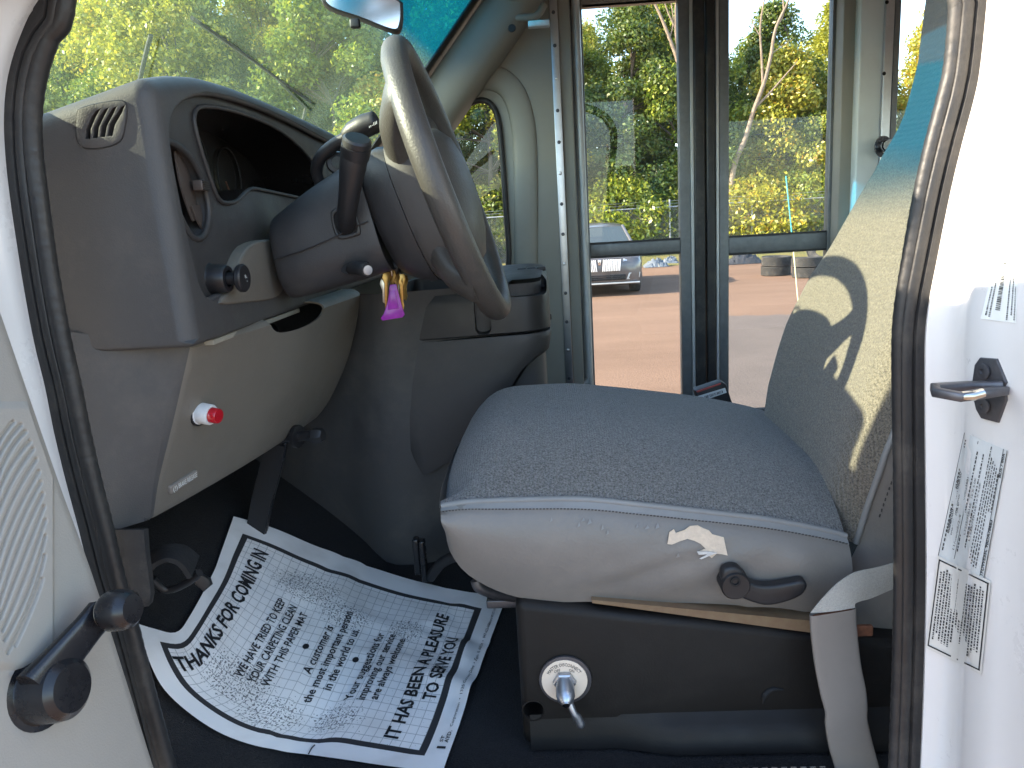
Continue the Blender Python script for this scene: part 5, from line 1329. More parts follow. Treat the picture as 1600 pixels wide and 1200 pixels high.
def paper_mat():
    mt = bpy.data.materials.new('printed_paper'); mt.use_nodes = True; N, L = nodes_of(mt); b = N['Principled BSDF']
    b.inputs['Roughness'].default_value = 0.75; b.inputs['Specular IOR Level'].default_value = 0.25
    uvn = N.new('ShaderNodeUVMap'); uvn.uv_map = 'UVMap'; sp = N.new('ShaderNodeSeparateXYZ'); L.new(uvn.outputs[0], sp.inputs[0])
    def M(op, a, b_=None, c=None):
        n = N.new('ShaderNodeMath'); n.operation = op
        for k, x in enumerate((a, b_, c)):
            if x is None: continue
            if isinstance(x, (int, float)): n.inputs[k].default_value = x
            else: L.new(x, n.inputs[k])
        return n.outputs[0]
    u, v = sp.outputs[0], sp.outputs[1]
    iu0, iu1, iv0, iv1 = 0.065, 0.895, 0.050, 0.935
    # distance inside the frame
    inn = M('MINIMUM', M('MINIMUM', M('SUBTRACT', u, iu0), M('SUBTRACT', iu1, u)), M('MINIMUM', M('SUBTRACT', v, iv0), M('SUBTRACT', iv1, v)))
    border = M('MULTIPLY', M('GREATER_THAN', inn, 0.0), M('LESS_THAN', inn, 0.022))
    inside = M('GREATER_THAN', inn, 0.022)
    gu = M('LESS_THAN', M('FRACT', M('MULTIPLY', u, 27.0)), 0.075); gv = M('LESS_THAN', M('FRACT', M('MULTIPLY', v, 34.0)), 0.075)
    grid = M('MULTIPLY', M('MAXIMUM', gu, gv), M('MULTIPLY', inside, 0.42))
    # stippled footprints
    ns = N.new('ShaderNodeTexNoise'); ns.inputs['Scale'].default_value = 150; ns.inputs['Detail'].default_value = 1; L.new(uvn.outputs[0], ns.inputs['Vector'])
    foot = None
    for cu, cv, ru, rv in ((0.74, 0.33, 0.11, 0.16), (0.66, 0.48, 0.085, 0.12), (0.66, 0.71, 0.085, 0.085), (0.22, 0.27, 0.11, 0.150), (0.16, 0.42, 0.09, 0.12), (0.18, 0.62, 0.08, 0.10)):
        d = M('ADD', M('POWER', M('ABSOLUTE', M('DIVIDE', M('SUBTRACT', u, cu), ru)), 2.0), M('POWER', M('ABSOLUTE', M('DIVIDE', M('SUBTRACT', v, cv), rv)), 2.0))
        f = M('SUBTRACT', 1.0, d); foot = f if foot is None else M('MAXIMUM', foot, f)
    thr = N.new('ShaderNodeMapRange'); thr.inputs[1].default_value = 0; thr.inputs[2].default_value = 0.7; thr.inputs[3].default_value = 0.74; thr.inputs[4].default_value = 0.57
    L.new(foot, thr.inputs[0]); dots = M('MULTIPLY', M('GREATER_THAN', ns.outputs[0], thr.outputs[0]), 0.8)
    ink = M('MAXIMUM', M('MAXIMUM', M('MULTIPLY', border, 0.97), grid), M('MULTIPLY', dots, inside))
    n2 = N.new('ShaderNodeTexNoise'); n2.inputs['Scale'].default_value = 5; n2.inputs['Detail'].default_value = 8; L.new(uvn.outputs[0], n2.inputs['Vector'])
    rp = N.new('ShaderNodeValToRGB'); rp.color_ramp.elements[0].color = (0.72, 0.68, 0.64, 1); rp.color_ramp.elements[1].color = (0.90, 0.875, 0.85, 1); rp.color_ramp.elements[0].position = 0.25; rp.color_ramp.elements[1].position = 0.5
    L.new(n2.outputs[0], rp.inputs[0])
    mx = N.new('ShaderNodeMix'); mx.data_type = 'RGBA'; L.new(ink, mx.inputs[0]); L.new(rp.outputs[0], mx.inputs[6]); mx.inputs[7].default_value = (0.015, 0.015, 0.018, 1)
    L.new(mx.outputs[2], b.inputs['Base Color']); MATS['printed_paper'] = mt
paper_mat()
pm = thing('paper_floor_mat', 'white printed paper floor mat, wrinkled and dirty, lying on the black floor', 'paper mat', tuple(G[30, 24]))
vs = G.reshape(-1, 3); fs = [(j*NU+i, j*NU+i+1, (j+1)*NU+i+1, (j+1)*NU+i) for j in range(NV-1) for i in range(NU-1)]
me = from_vf(vs, fs); uvl = me.uv_layers.new(name='UVMap')
for lp in me.loops: uvl.data[lp.index].uv = ((lp.vertex_index % NU)/(NU-1), (lp.vertex_index//NU)/(NV-1))
add('paper_sheet', me, 'printed_paper', pm, 80)
ASP = 0.42/0.50
def line(s, uc, v, wid, hgt, bold=0.02):
    text('printed_line', s, lambda x, y: paper(uc+x, v-y, 0.0012), 'ink', pm, bold=bold, fit=wid, height=hgt, align='c')
line('THANKS FOR COMING IN', 0.455, 0.160, 0.74, 0.054, 0.03)
for i, s in enumerate(('WE HAVE TRIED TO KEEP', 'YOUR CARPETING CLEAN', 'WITH THIS PAPER MAT')): line(s, 0.425, 0.282+i*0.042, (0.39, 0.38, 0.36)[i], 0.027, 0.018)
for i, s in enumerate(('A customer is', 'the most important person', 'in the world to us.')): line(s, (0.46, 0.455, 0.45)[i], 0.468+i*0.042, (0.24, 0.45, 0.31)[i], 0.029, 0.018)
for i, s in enumerate(('Your suggestions for', 'improving our service', 'are always welcome.')): line(s, 0.435, 0.640+i*0.040, (0.36, 0.36, 0.34)[i], 0.029, 0.018)
line('IT HAS BEEN A PLEASURE', 0.455, 0.838, 0.68, 0.044, 0.028); line('TO SERVE YOU', 0.485, 0.900, 0.36, 0.042, 0.028)
line('1', 0.105, 0.985, 0.010, 0.026, 0.01); line('ST', 0.145, 0.970, 0.030, 0.010, 0.01); line('AYD.', 0.155, 0.986, 0.055, 0.012, 0.02)
line('Corporation  \u2022  1325 Gateway Drive  \u2022  Elgin, IL 60124  \u2022  847-622-0001', 0.50, 0.982, 0.60, 0.009, 0.0)
line('Customer #  800-227-1181', 0.84, 0.982, 0.13, 0.008, 0.0)
for v in (0.412, 0.585):
    pts = [paper(0.45+0.013*math.cos(a), v+0.011*math.sin(a), 0.0014) for a in np.linspace(0, 2*math.pi, 16, endpoint=False)]
    add('printed_bullet', from_vf(pts, [tuple(range(16))]), 'ink', pm, None)
# two torn-edge pleats
tube('paper_nick', [paper(0.0, 0.63, .001), paper(0.03, 0.622, .002), paper(0.05, 0.62, .001)], 0.0008, 'ink', pm, n=6)

# ================================================================== LABELS AND STRIKER ON THE REAR PILLAR
REs = sorted(RE, key=lambda q: q[1])
def edge_x(y): return float(np.interp(y, [q[1] for q in REs], [q[0] for q in REs]))
dxs = [-14, 0, 6, 26, 50, 62, 72, 120, 160, 182, 205, 270]; dys = [0.735, 0.722, 0.706, 0.700, 0.690, 0.672, 0.640, 0.610, 0.585, 0.566, 0.553, 0.548]
def BP(x, y, off=0.0015):
    Y = float(np.interp(x-edge_x(y), dxs, dys)); p = P(x, y, Y); c = V((0, 0, CAMZ)); return p+(c-p).normalized()*off
def patch(corners, nu, nv, off):
    a, b, c, d = corners                                 # top-left, top-right, bottom-right, bottom-left in the picture
    rows = []
    for j in range(nv):
        v = j/(nv-1); r_ = []
        for i in range(nu):
            u = i/(nu-1)
            x = (a[0]*(1-u)+b[0]*u)*(1-v)+(d[0]*(1-u)+c[0]*u)*v; y = (a[1]*(1-u)+b[1]*u)*(1-v)+(d[1]*(1-u)+c[1]*u)*v
            r_.append(BP(x, y, off))
        rows.append(r_)
    return rows
def pfn(corners, off):
    a, b, c, d = corners
    def f(u, v):
        x = (a[0]*(1-u)+b[0]*u)*(1-v)+(d[0]*(1-u)+c[0]*u)*v; y = (a[1]*(1-u)+b[1]*u)*(1-v)+(d[1]*(1-u)+c[1]*u)*v
        return BP(x, y, off)
    return f
def stripes(name, q, par, lines, mt='ink', seed=1, off=0.0024):
    """tiny unreadable print: broken fine bars running up the label"""
    r = random.Random(seed); f = pfn(q, off); vs = []; fs = []
    for u, w_, v0, v1 in lines:
        v = v0
        while v < v1:
            L_ = 0.008+0.022*r.random(); e = min(v1, v+L_)
            k = len(vs); vs += [f(u-w_, v), f(u+w_, v), f(u+w_, e), f(u-w_, e)]; fs.append((k, k+1, k+2, k+3)); v = e+0.006+0.008*r.random()
    o = add(name, from_vf(vs, fs), mt, par, None); o['kind'] = 'stuff'
# big certification label
q1 = [(1507, 676), (1574, 704), (1537, 905), (1466, 868)]
lb1 = thing('certification_label', 'pale grey vehicle certification label on the white pillar below the door striker', 'label', tuple(BP(1520, 800)))
loft('label_sheet', patch(q1, 8, 16, 0.0015), 'label_paper', lb1, ang=80)
f1 = pfn(q1, 0.0024)
def vtext(s, par, f, u, v0, v1, h, bold=0.0): text('label_lettering', s, lambda x, y: f(u-y, v1-x*(v1-v0)), 'ink', par, bold=bold, fit=1.0, height=h)
vtext('GOSHEN COACH INC. A THOR COMPANY', lb1, f1, 0.12, 0.20, 0.80, 0.05, 0.03)
vtext('FORD MOTOR COMPANY', lb1, f1, 0.20, 0.40, 0.80, 0.045, 0.02)
vtext('11/06/05/2-9', lb1, f1, 0.29, 0.62, 0.90, 0.04); vtext('800-23881', lb1, f1, 0.29, 0.32, 0.50, 0.04)
vtext('LT225/75R16E', lb1, f1, 0.45, 0.50, 0.75, 0.04); vtext('LT225/75R16E', lb1, f1, 0.57, 0.50, 0.78, 0.04)
vtext('16 X 6.0K', lb1, f1, 0.45, 0.30, 0.46, 0.04); vtext('16 X 6.0K', lb1, f1, 0.57, 0.32, 0.48, 0.04)
vtext('BUS / 80A', lb1, f1, 0.96, 0.03, 0.22, 0.05, 0.02); vtext('1FDWE35L 9BDA78683', lb1, f1, 0.96, 0.55, 0.98, 0.06, 0.02)
stripes('label_print', q1, lb1, [(0.06, .012, .05, .95), (0.36, .012, .1, .9), (0.50, .012, .1, .95), (0.64, .010, .02, .9), (0.69, .010, .1, .95), (0.74, .010, .12, .95), (0.79, .010, .14, .95), (0.84, .010, .16, .5), (0.89, .010, .2, .5)], seed=3)
for u, v0, v1 in ((0.33, .02, .98), (0.91, .0, 1.0), (0.0, 0, 1), (0.995, 0, 1)):
    f = f1; add('label_rule', from_vf([f(u-.006, v0), f(u+.006, v0), f(u+.006, v1), f(u-.006, v1)], [(0, 1, 2, 3)]), 'ink', lb1, None)
# warranty-type label with heavy black frame, overlapping the first
q2 = [(1465, 868), (1548, 908), (1533, 1054), (1446, 1012)]
lb2 = thing('warning_label', 'printed label with heavy black frame stuck low on the white pillar', 'label', tuple(BP(1500, 960)))
loft('label_sheet', patch(q2, 8, 14, 0.0028), 'label_film', lb2, ang=80)
f2 = pfn(q2, 0.0036)
for a in ((0.03, 0.03, 0.97, 0.045, 1), (0.03, 0.955, 0.97, 0.97, 1), (0.03, 0.03, 0.052, 0.97, 0), (0.94, 0.03, 0.965, 0.97, 0)):
    u0_, v0_, u1_, v1_ = a[:4]; n = 8; vs = []; fs = []
    for k in range(n+1):
        t = k/n
        if a[4]: vs += [f2(u0_+(u1_-u0_)*t, v0_), f2(u0_+(u1_-u0_)*t, v1_)]
        else: vs += [f2(u0_, v0_+(v1_-v0_)*t), f2(u1_, v0_+(v1_-v0_)*t)]
    for k in range(n): fs.append((2*k, 2*k+1, 2*k+3, 2*k+2))
    add('label_frame', from_vf(vs, fs), 'ink', lb2, None)
r = random.Random(6)
stripes('label_print', q2, lb2, [(0.10+i*0.052, .014, 0.10+0.06*r.random(), 0.75+0.17*r.random()) for i in range(16)], seed=9, off=0.0036)
# third, partly sun-bleached label above the striker
q3 = [(1560, 385), (1592, 392), (1588, 505), (1532, 498)]
lb3 = thing('barcode_sticker', 'white barcode sticker on the pillar above the door striker', 'label', tuple(BP(1560, 450)))
loft('label_sheet', patch(q3, 6, 12, 0.0015), 'print_white', lb3, ang=80)
stripes('label_print', q3, lb3, [(0.12, .02, .55, .95), (0.22, .02, .45, .97), (0.72, .02, .2, .97), (0.84, .02, .05, .9), (0.93, .015, .5, .97)], seed=12)
f3 = pfn(q3, 0.0024); vs = []; fs = []
v = 0.2
while v < 0.85:
    e = v+0.006+0.012*r.random(); k = len(vs); vs += [f3(0.36, v), f3(0.50, v), f3(0.50, e), f3(0.36, e)]; fs.append((k, k+1, k+2, k+3)); v = e+0.006+0.010*r.random()
o = add('barcode', from_vf(vs, fs), 'ink', lb3, None); o['kind'] = 'stuff'
# striker: folded dark plate with two screws and a square loop
sk_ = thing('door_striker', 'dark steel door striker loop with two screws on the white pillar', 'striker', tuple(BP(1540, 610)))
def S(x, y, o_=0.004): return BP(x, y, o_)
nS = (S(1570, 560)-S(1530, 560)).cross(S(1545, 650)-S(1545, 560)).normalized()
if nS.y > 0: nS = -nS
plate('striker_plate', [[S(1518, 598), S(1522, 570), S(1530, 559), S(1556, 561), S(1571, 598), S(1566, 606), S(1520, 607)]], nS, 0.004, 'steel_dark', sk_, 0.001)
plate('striker_plate', [[S(1519, 618), S(1570, 610), S(1571, 626), S(1558, 661), S(1532, 654), S(1524, 640)]], nS, 0.004, 'steel_dark', sk_, 0.001)
for x, y in ((1537, 580), (1537, 634)):
    c = S(x, y, 0.006); lathe('screw_head', [(0.0065, 0), (0.0065, 0.0012), (0.0045, 0.0018), (0.0022, 0.0018), (0.0018, 0.0004), (0, 0.0004)], c, nS, 'steel_dark', sk_, n=18)
loop_ = [S(1566, 602, .006), P(1512, 603, 0.610), P(1461, 606, 0.600), P(1463, 613, 0.592), P(1501, 620, 0.578), P(1540, 614, 0.578), S(1568, 610, .008)]
tube('striker_loop', loop_, 0.0042, 'steel_dark', sk_, n=10, profile=[(-1, -.6), (-.8, -.8), (.8, -.8), (1, -.6), (1, .6), (.8, .8), (-.8, .8), (-1, .6)], up=(0, 0, 1))
tube('worn_edge', [P(1503, 619.5, 0.5775), P(1520, 618.5, 0.5765), P(1536, 614, 0.577)], 0.0038, 'worn_steel', sk_, n=10)

# ================================================================== PARKED CAR
car = thing('parked_car', 'dark grey parked car with a chrome slatted grille out on the lot', 'car', (1.13, 18.7, 0))
CX, CY = 1.13, 16.4                                      # centre line and nose
def csec(y, half, z0, z1, tuck=0.06, crown=0.02, n=9):
    """lower body section at depth y: closed loop in XZ"""
    pts = []
    for s in np.linspace(-1, 1, n): pts.append(V((CX+s*half*(1-0.04*abs(s)**6), CY+y, z1+crown*(1-s*s)-0.05*abs(s)**5)))
    for z in (z1-0.15, (z0+z1)/2, z0+0.1): pts.append(V((CX+half*(1.0 if z != z1-0.15 else 1.0), CY+y, z)))
    for s in np.linspace(1, -1, n): pts.append(V((CX+s*(half-tuck), CY+y, z0)))
    for z in (z0+0.1, (z0+z1)/2, z1-0.15): pts.append(V((CX-half, CY+y, z)))
    return pts
secs = [csec(0.0, 0.72, 0.34, 0.72), csec(0.05, 0.82, 0.28, 0.86), csec(0.18, 0.90, 0.24, 0.95), csec(0.5, 0.95, 0.24, 1.02), csec(1.2, 0.96, 0.24, 1.08), csec(2.0, 0.965, 0.24, 1.10), csec(3.6, 0.96, 0.24, 1.10), csec(4.4, 0.92, 0.3, 1.08), csec(4.7, 0.80, 0.4, 0.95)]
SS = [spline(list(s), 3) for s in zip(*secs)]; SS = list(map(list, zip(*SS)))
loft('car_body', SS, 'car_paint', car, closed=True, caps=True, ang=40)
def rsec(y, half, z): return [V((CX+s*half, CY+y, z-0.05*abs(s)**4)) for s in np.linspace(-1, 1, 11)]
rows = [rsec(1.75, 0.66, 1.58), rsec(1.95, 0.67, 1.64), rsec(2.6, 0.68, 1.68), rsec(3.6, 0.66, 1.65), rsec(4.2, 0.62, 1.55)]
loft('car_roof', rows, 'car_paint', car, ang=50, thick=0.03)
ws_ = [V((CX-0.80, CY+1.05, 1.10)), V((CX+0.80, CY+1.05, 1.10)), V((CX+0.66, CY+1.75, 1.57)), V((CX-0.66, CY+1.75, 1.57))]
plate('car_windshield', [ws_], (0, -0.6, 0.8), 0.01, 'car_glass', car)
for s in (-1, 1):
    tube('roof_pillar', [V((CX+s*0.84, CY+1.0, 1.09)), V((CX+s*0.68, CY+1.76, 1.58))], 0.035, 'car_paint', car, n=10)
    plate('side_glass', [[V((CX+s*0.93, CY+1.4, 1.10)), V((CX+s*0.93, CY+4.1, 1.10)), V((CX+s*0.68, CY+3.9, 1.56)), V((CX+s*0.69, CY+1.9, 1.58))]], (s, 0, 0.3), 0.01, 'car_glass', car)
    box('wing_mirror', (CX+s*1.06, CY+1.45, 1.14), (0.20, 0.10, 0.13), 'car_paint', car, 0.03)
    hl_ = [V((CX+s*0.50, CY+0.02, 0.80)), V((CX+s*0.86, CY+0.17, 0.84)), V((CX+s*0.88, CY+0.22, 0.93)), V((CX+s*0.52, CY+0.12, 0.91))]
    plate('headlight', [[p+V((0, -0.03, 0)) for p in hl_]], (s*0.3, -1, 0.3), 0.03, 'head_lens', car, 0.006)
    fb = [V((CX+s*0.56, CY-0.02, 0.38)), V((CX+s*0.84, CY+0.06, 0.41)), V((CX+s*0.86, CY+0.08, 0.53)), V((CX+s*0.62, CY-0.02, 0.53))]
    fc = sum(fb, V())/4
    plate('fog_lamp_frame', [fb, [fc+(p-fc)*0.72 for p in fb]], (s*0.2, -1, 0), 0.03, 'light_aluminium', car, 0.004)
    lathe('fog_lamp', [(0.055, 0), (0.05, 0.015), (0, 0.02)], fc+V((0, 0.015, 0)), (0, -1, 0), 'head_lens', car, n=20)
    for yy in (0.95, 3.75):
        wl = lathe('wheel', [(0.20, 0.10), (0.30, 0.11), (0.365, 0.09), (0.375, 0.05), (0.375, -0.08), (0.36, -0.11), (0.2, -0.12)], (CX+s*0.84, CY+yy, 0.375), (s, 0, 0), 'tyre', car, n=36)
        lathe('rim', [(0.22, 0.09), (0.21, 0.07), (0.06, 0.085), (0, 0.09)], (CX+s*0.84, CY+yy, 0.375), (s, 0, 0), 'light_aluminium', wl, n=24)
    # split-wing grille: upright chrome slats
    g0, g1 = 0.05, 0.46
    plate('grille_back', [[V((CX+s*g0, CY-0.035, 0.60)), V((CX+s*(g1-0.06), CY-0.03, 0.58)), V((CX+s*g1, CY-0.01, 0.88)), V((CX+s*g0, CY-0.025, 0.86))]], (0, -1, 0.1), 0.02, 'void_black', car)
    for i in range(11):
        x = g0+0.02+(g1-g0-0.06)*i/10
        box('grille_slat', (CX+s*(x+0.006), CY-0.05, 0.725), (0.022, 0.03, 0.27), 'grille_chrome', car, 0.004, rot=Matrix.Rotation(R(s*5), 3, 'Y'))
box('badge', (CX, CY-0.05, 0.80), (0.06, 0.03, 0.13), 'chrome', car, 0.01)
boxr('lower_intake', (CX-0.54, CY-0.035, 0.38), (CX+0.54, CY+0.02, 0.50), 'void_black', car, 0.01)
for z in (0.42, 0.46): boxr('intake_bar', (CX-0.53, CY-0.045, z-.008), (CX+0.53, CY-0.034, z+.008), 'black_plastic', car, 0.002)
car.scale = (1, 1, 0.91)
boxr('bumper_lip', (CX-0.84, CY-0.03, 0.29), (CX+0.84, CY+0.05, 0.325), 'light_aluminium', car, 0.01)

# ================================================================== OLD TYRES AND DEBRIS
def tyre_mesh():
    pr = [(0.20, -0.09), (0.22, -0.105), (0.30, -0.115), (0.345, -0.10)]
    for k in range(7):
        z = -0.09+k*0.03; pr += [(0.355, z), (0.355, z+0.019), (0.343, z+0.021), (0.343, z+0.028)]
    pr += [(0.345, 0.10), (0.30, 0.115), (0.22, 0.105), (0.20, 0.09), (0.215, 0), (0.20, -0.09)]
    rows = [[V((r*math.cos(a), r*math.sin(a), h)) for a in np.linspace(0, 2*math.pi, 40, endpoint=False)] for r, h in pr]
    return grid_me(rows, True)
tm = tyre_mesh(); tm.materials.append(MATS['tyre']); sharp(tm, 40)
def tyre(px, py, zc, label, rot=(0, 0, 0), sc_=1.0):
    b = PZ(px, py, 0.0)
    o = bpy.data.objects.new('old_tyre', tm); COL.objects.link(o); o.location = (b.x, b.y, zc); o.rotation_euler = rot; o.scale = (sc_,)*3
    tag(o, label, 'tyre', 'old tyres at the edge of the lot'); return o
tyre(1212, 430, 0.115, 'bottom worn tyre of the stack beside the black plastic sheet')
tyre(1213, 430, 0.347, 'top worn tyre of the stack beside the black plastic sheet', (0.03, 0, 0.5))
tyre(1262, 433, 0.115, 'bottom worn tyre of the wider stack beside the seat back', sc_=1.0)
tyre(1261, 433, 0.347, 'top worn tyre of the wider stack beside the seat back', (0, 0.03, 1.0))
tyre(1290, 428, 0.60, 'large worn tyre leaning against the tyre stacks', (R(62), 0, R(-28)), 1.25)
def lump(name, px, py, w_, h_, d_, mt, label, cat, seed):
    g = np.random.default_rng(seed); b = PZ(px, py, 0.0); rows = []
    for j in range(9):
        t = j/8; r_ = []
        for i in range(20):
            s = i/19; hh = h_*math.sin(math.pi*s)**0.7*math.sin(math.pi*t)**0.7*(0.6+0.5*g.random()); r_.append(V((b.x+(s-0.5)*w_+g.normal(0, .03), b.y+(t-0.5)*d_, 0.012+hh)))
        rows.append(r_)
    o = loft(name, rows, mt, None, ang=30); tag(o, label, cat); return o
lump('tarp_scrap', 1025, 417, 0.75, 0.28, 0.6, 'tarp_blue', 'crumpled grey blue tarp scrap beside the parked car', 'tarp', 1)
lump('tarp_scrap', 1048, 413, 0.50, 0.26, 0.5, 'tarp_blue', 'small grey blue tarp scrap on the edge of the verge grass', 'tarp', 2)
lump('plastic_sheet', 1160, 412, 1.2, 0.34, 0.7, 'sheet_black', 'black plastic sheet crumpled at the edge of the verge', 'sheet', 3)
b0 = PZ(1168, 401, 0.0)
lg = tube('log', [V((b0.x-0.1, b0.y-.6, 0.45)), V((b0.x+0.4, b0.y-.6, 0.47)), V((b0.x+0.9, b0.y-.6, 0.46))], [0.13, 0.16, 0.12], 'log_brown', None, n=12, sm=4)
tag(lg, 'brown rotten log lying on the verge above the plastic sheet', 'log')
b1 = PZ(1245, 452, 0.0)
pole = thing('marker_pole', 'thin leaning pole, pale yellow below and teal above, behind the tyres', 'pole', (b1.x, 8.0, 0))
pl0, pl1, pl2 = P(1247, 470, 8.0), P(1238, 372, 8.0), P(1228, 275, 8.0)
tube('pole_shaft', [pl0+(pl0-pl1)*0.7, pl1], 0.0065, 'pole_yellow', pole, n=8); tube('pole_tip', [pl1, pl2], 0.0065, 'pole_teal', pole, n=8)

# ================================================================== CHAIN-LINK FENCE
fe = thing('chain_link_fence', 'grey chain-link fence with posts and barbed strands before the wood', 'fence', (0, 30, 0))
FY, FH = 29.8, 1.86
X0, X1 = -26.0, 22.0
tube('top_rail', [V((X0, FY, FH)), V((X1, FY, FH))], 0.024, 'galvanised', fe, n=8)
xx = X0+0.25
while xx < X1:
    tube('fence_post', [V((xx, FY, 0)), V((xx, FY, FH+0.28))], 0.032, 'galvanised', fe, n=8); xx += 3.05
for dz in (0.12, 0.22): tube('barbed_strand', [V((X0, FY+dz*.3, FH+dz)), V((X1, FY+dz*.3, FH+dz))], 0.006, 'galvanised', fe, n=5)
vs = []; fs = []
sp_ = 0.09
for sgn in (1, -1):
    k0 = int((X1-X0)/sp_)
    for k in range(-int(FH/sp_), k0):
        xa = X0+k*sp_; xb = xa+FH
        pa = (xa, 0.0) if sgn > 0 else (xa, FH); pb2 = (xb, FH) if sgn > 0 else (xb, 0.0)
        if xa < X0 or xb > X1: continue
        n0 = len(vs); wd_ = 0.0028
        for (x, z) in (pa, pb2):
            vs += [(x-wd_, FY, z), (x+wd_, FY, z), (x, FY+wd_*2, z)]
        fs += [(n0, n0+1, n0+4, n0+3), (n0+1, n0+2, n0+5, n0+4), (n0+2, n0, n0+3, n0+5)]
o = add('chain_mesh', from_vf(vs, fs), 'galvanised', fe, None); o['kind'] = 'stuff'

# ================================================================== TREES
def leaf_mat(name, cols, trans=0.42):
    mt = bpy.data.materials.new(name); mt.use_nodes = True; N, L = nodes_of(mt); N.remove(N['Principled BSDF']); out = N['Material Output']
    ge = N.new('ShaderNodeNewGeometry'); rp = N.new('ShaderNodeValToRGB'); e = rp.color_ramp.elements
    for k, (p, c) in enumerate(cols):
        el = e[k] if k < 2 else e.new(p)
        el.position = p; el.color = (*c, 1)
    oi = N.new('ShaderNodeObjectInfo')
    ad = N.new('ShaderNodeMath'); ad.operation = 'MULTIPLY_ADD'; ad.inputs[1].default_value = 0.30; ad.inputs[2].default_value = -0.15
    L.new(oi.outputs['Random'], ad.inputs[0])
    a2 = N.new('ShaderNodeMath'); a2.operation = 'ADD'; a2.use_clamp = True; L.new(ge.outputs['Random Per Island'], a2.inputs[0]); L.new(ad.outputs[0], a2.inputs[1])
    L.new(a2.outputs[0], rp.inputs[0])
    df = N.new('ShaderNodeBsdfDiffuse'); tr = N.new('ShaderNodeBsdfTranslucent'); gl = N.new('ShaderNodeBsdfGlossy'); gl.inputs['Roughness'].default_value = 0.45
    L.new(rp.outputs[0], df.inputs[0]); L.new(rp.outputs[0], tr.inputs[0])
    mx = N.new('ShaderNodeMixShader'); mx.inputs[0].default_value = trans; L.new(df.outputs[0], mx.inputs[1]); L.new(tr.outputs[0], mx.inputs[2])
    m2 = N.new('ShaderNodeMixShader'); m2.inputs[0].default_value = 0.05; L.new(mx.outputs[0], m2.inputs[1]); L.new(gl.outputs[0], m2.inputs[2])
    L.new(m2.outputs[0], out.inputs[0]); MATS[name] = mt
leaf_mat('leaves_green', [(0.0, (0.088, 0.151, 0.018)), (0.5, (0.200, 0.259, 0.027)), (0.85, (0.340, 0.359, 0.037)), (1.0, (0.470, 0.404, 0.037))])
leaf_mat('leaves_yellow', [(0.0, (0.177, 0.202, 0.022)), (0.45, (0.340, 0.341, 0.037)), (0.85, (0.494, 0.454, 0.045)), (1.0, (0.541, 0.329, 0.031))])
leaf_mat('leaves_dark', [(0.0, (0.053, 0.101, 0.015)), (0.6, (0.130, 0.182, 0.022)), (1.0, (0.259, 0.252, 0.035))])

def leaves(centres, radii, per, size, g):
    """quads scattered through clumps; returns a mesh"""
    n = len(centres)*per
    c = np.repeat(centres, per, 0); r_ = np.repeat(radii, per, 0)
    d = g.normal(size=(n, 3)); d /= np.linalg.norm(d, axis=1)[:, None]+1e-9
    d *= (g.random(n)**0.42)[:, None]
    p = c+d*r_
    nr = d*0.7+g.normal(size=(n, 3))*0.7+np.array([-0.55, -0.35, 0.5]); nr /= np.linalg.norm(nr, axis=1)[:, None]
    t = np.cross(nr, g.normal(size=(n, 3))); t /= np.linalg.norm(t, axis=1)[:, None]+1e-9
    b = np.cross(nr, t); s = size*(0.55+0.9*g.random(n))[:, None]
    q = np.stack([p-t*s, p-b*s*0.55+nr*s*0.15, p+t*s, p+b*s*0.55+nr*s*0.15], 1).reshape(-1, 3)
    me = bpy.data.meshes.new('leaves'); me.vertices.add(4*n); me.vertices.foreach_set('co', q.ravel().astype(np.float32))
    me.loops.add(4*n); me.loops.foreach_set('vertex_index', np.arange(4*n, dtype=np.int32)); me.polygons.add(n)
    me.polygons.foreach_set('loop_start', np.arange(0, 4*n, 4, dtype=np.int32)); me.polygons.foreach_set('loop_total', np.full(n, 4, np.int32)); me.update(); me.validate()
    return me
def branch_bm(segs):
    vs = []; fs = []
    for pts, rads in segs:
        m_ = sweep_me(pts, rads, 7); o_ = len(vs)
        vs += [tuple(v.co) for v in m_.vertices]; fs += [tuple(i+o_ for i in p.vertices) for p in m_.polygons]; bpy.data.meshes.remove(m_)
    return from_vf(vs, fs)
def tree_kind(seed, H, RXY, leafmat, per=400, nclump=76, size=0.085, low=0.16):
    g = np.random.default_rng(seed)
    trunk = [V((0, 0, -0.3))]
    for k in range(1, 7): trunk.append(V((g.normal(0, .12)*k*0.5, g.normal(0, .12)*k*0.5, H*0.85*k/6)))
    segs = [(spline(trunk, 3), [0.20-0.17*i/18 for i in range(19)])]
    cs, rs = [], []
    for k in range(nclump):
        f = low+(1-low)*(k+g.random())/nclump; prof = math.sin(math.pi*min(1, max(0.06, (f-low*0.7)/(1.04-low*0.7)))**0.75)
        a = g.random()*2*math.pi; rr = RXY*prof*(0.35+0.65*g.random()**0.5)
        z = H*f; c = np.array([rr*math.cos(a), rr*math.sin(a), z]); cs.append(c); q = 0.48+0.42*g.random(); rs.append((q*1.15, q*1.15, q*0.8))
        if k % 3 == 0:
            b = trunk[min(6, 1+int(f*5.2))]; e = V(c); segs.append(([b, b.lerp(e, .5)+V((0, 0, .15)), e], [0.055, 0.035, 0.012]))
    return leaves(np.array(cs), np.array(rs), per, size, g), branch_bm(segs)
kinds = []
for sd, H, rx, lm in ((11, 10.5, 2.7, 'leaves_green'), (12, 12.0, 2.6, 'leaves_yellow'), (13, 9.0, 2.9, 'leaves_green'), (14, 11.0, 2.4, 'leaves_dark'), (15, 8.0, 2.6, 'leaves_yellow')):
    L_, T_ = tree_kind(sd, H, rx, lm); L_.materials.append(MATS[lm]); T_.materials.append(MATS['bark']); sharp(T_, 60); kinds.append((L_, T_, lm, H))
shk = []
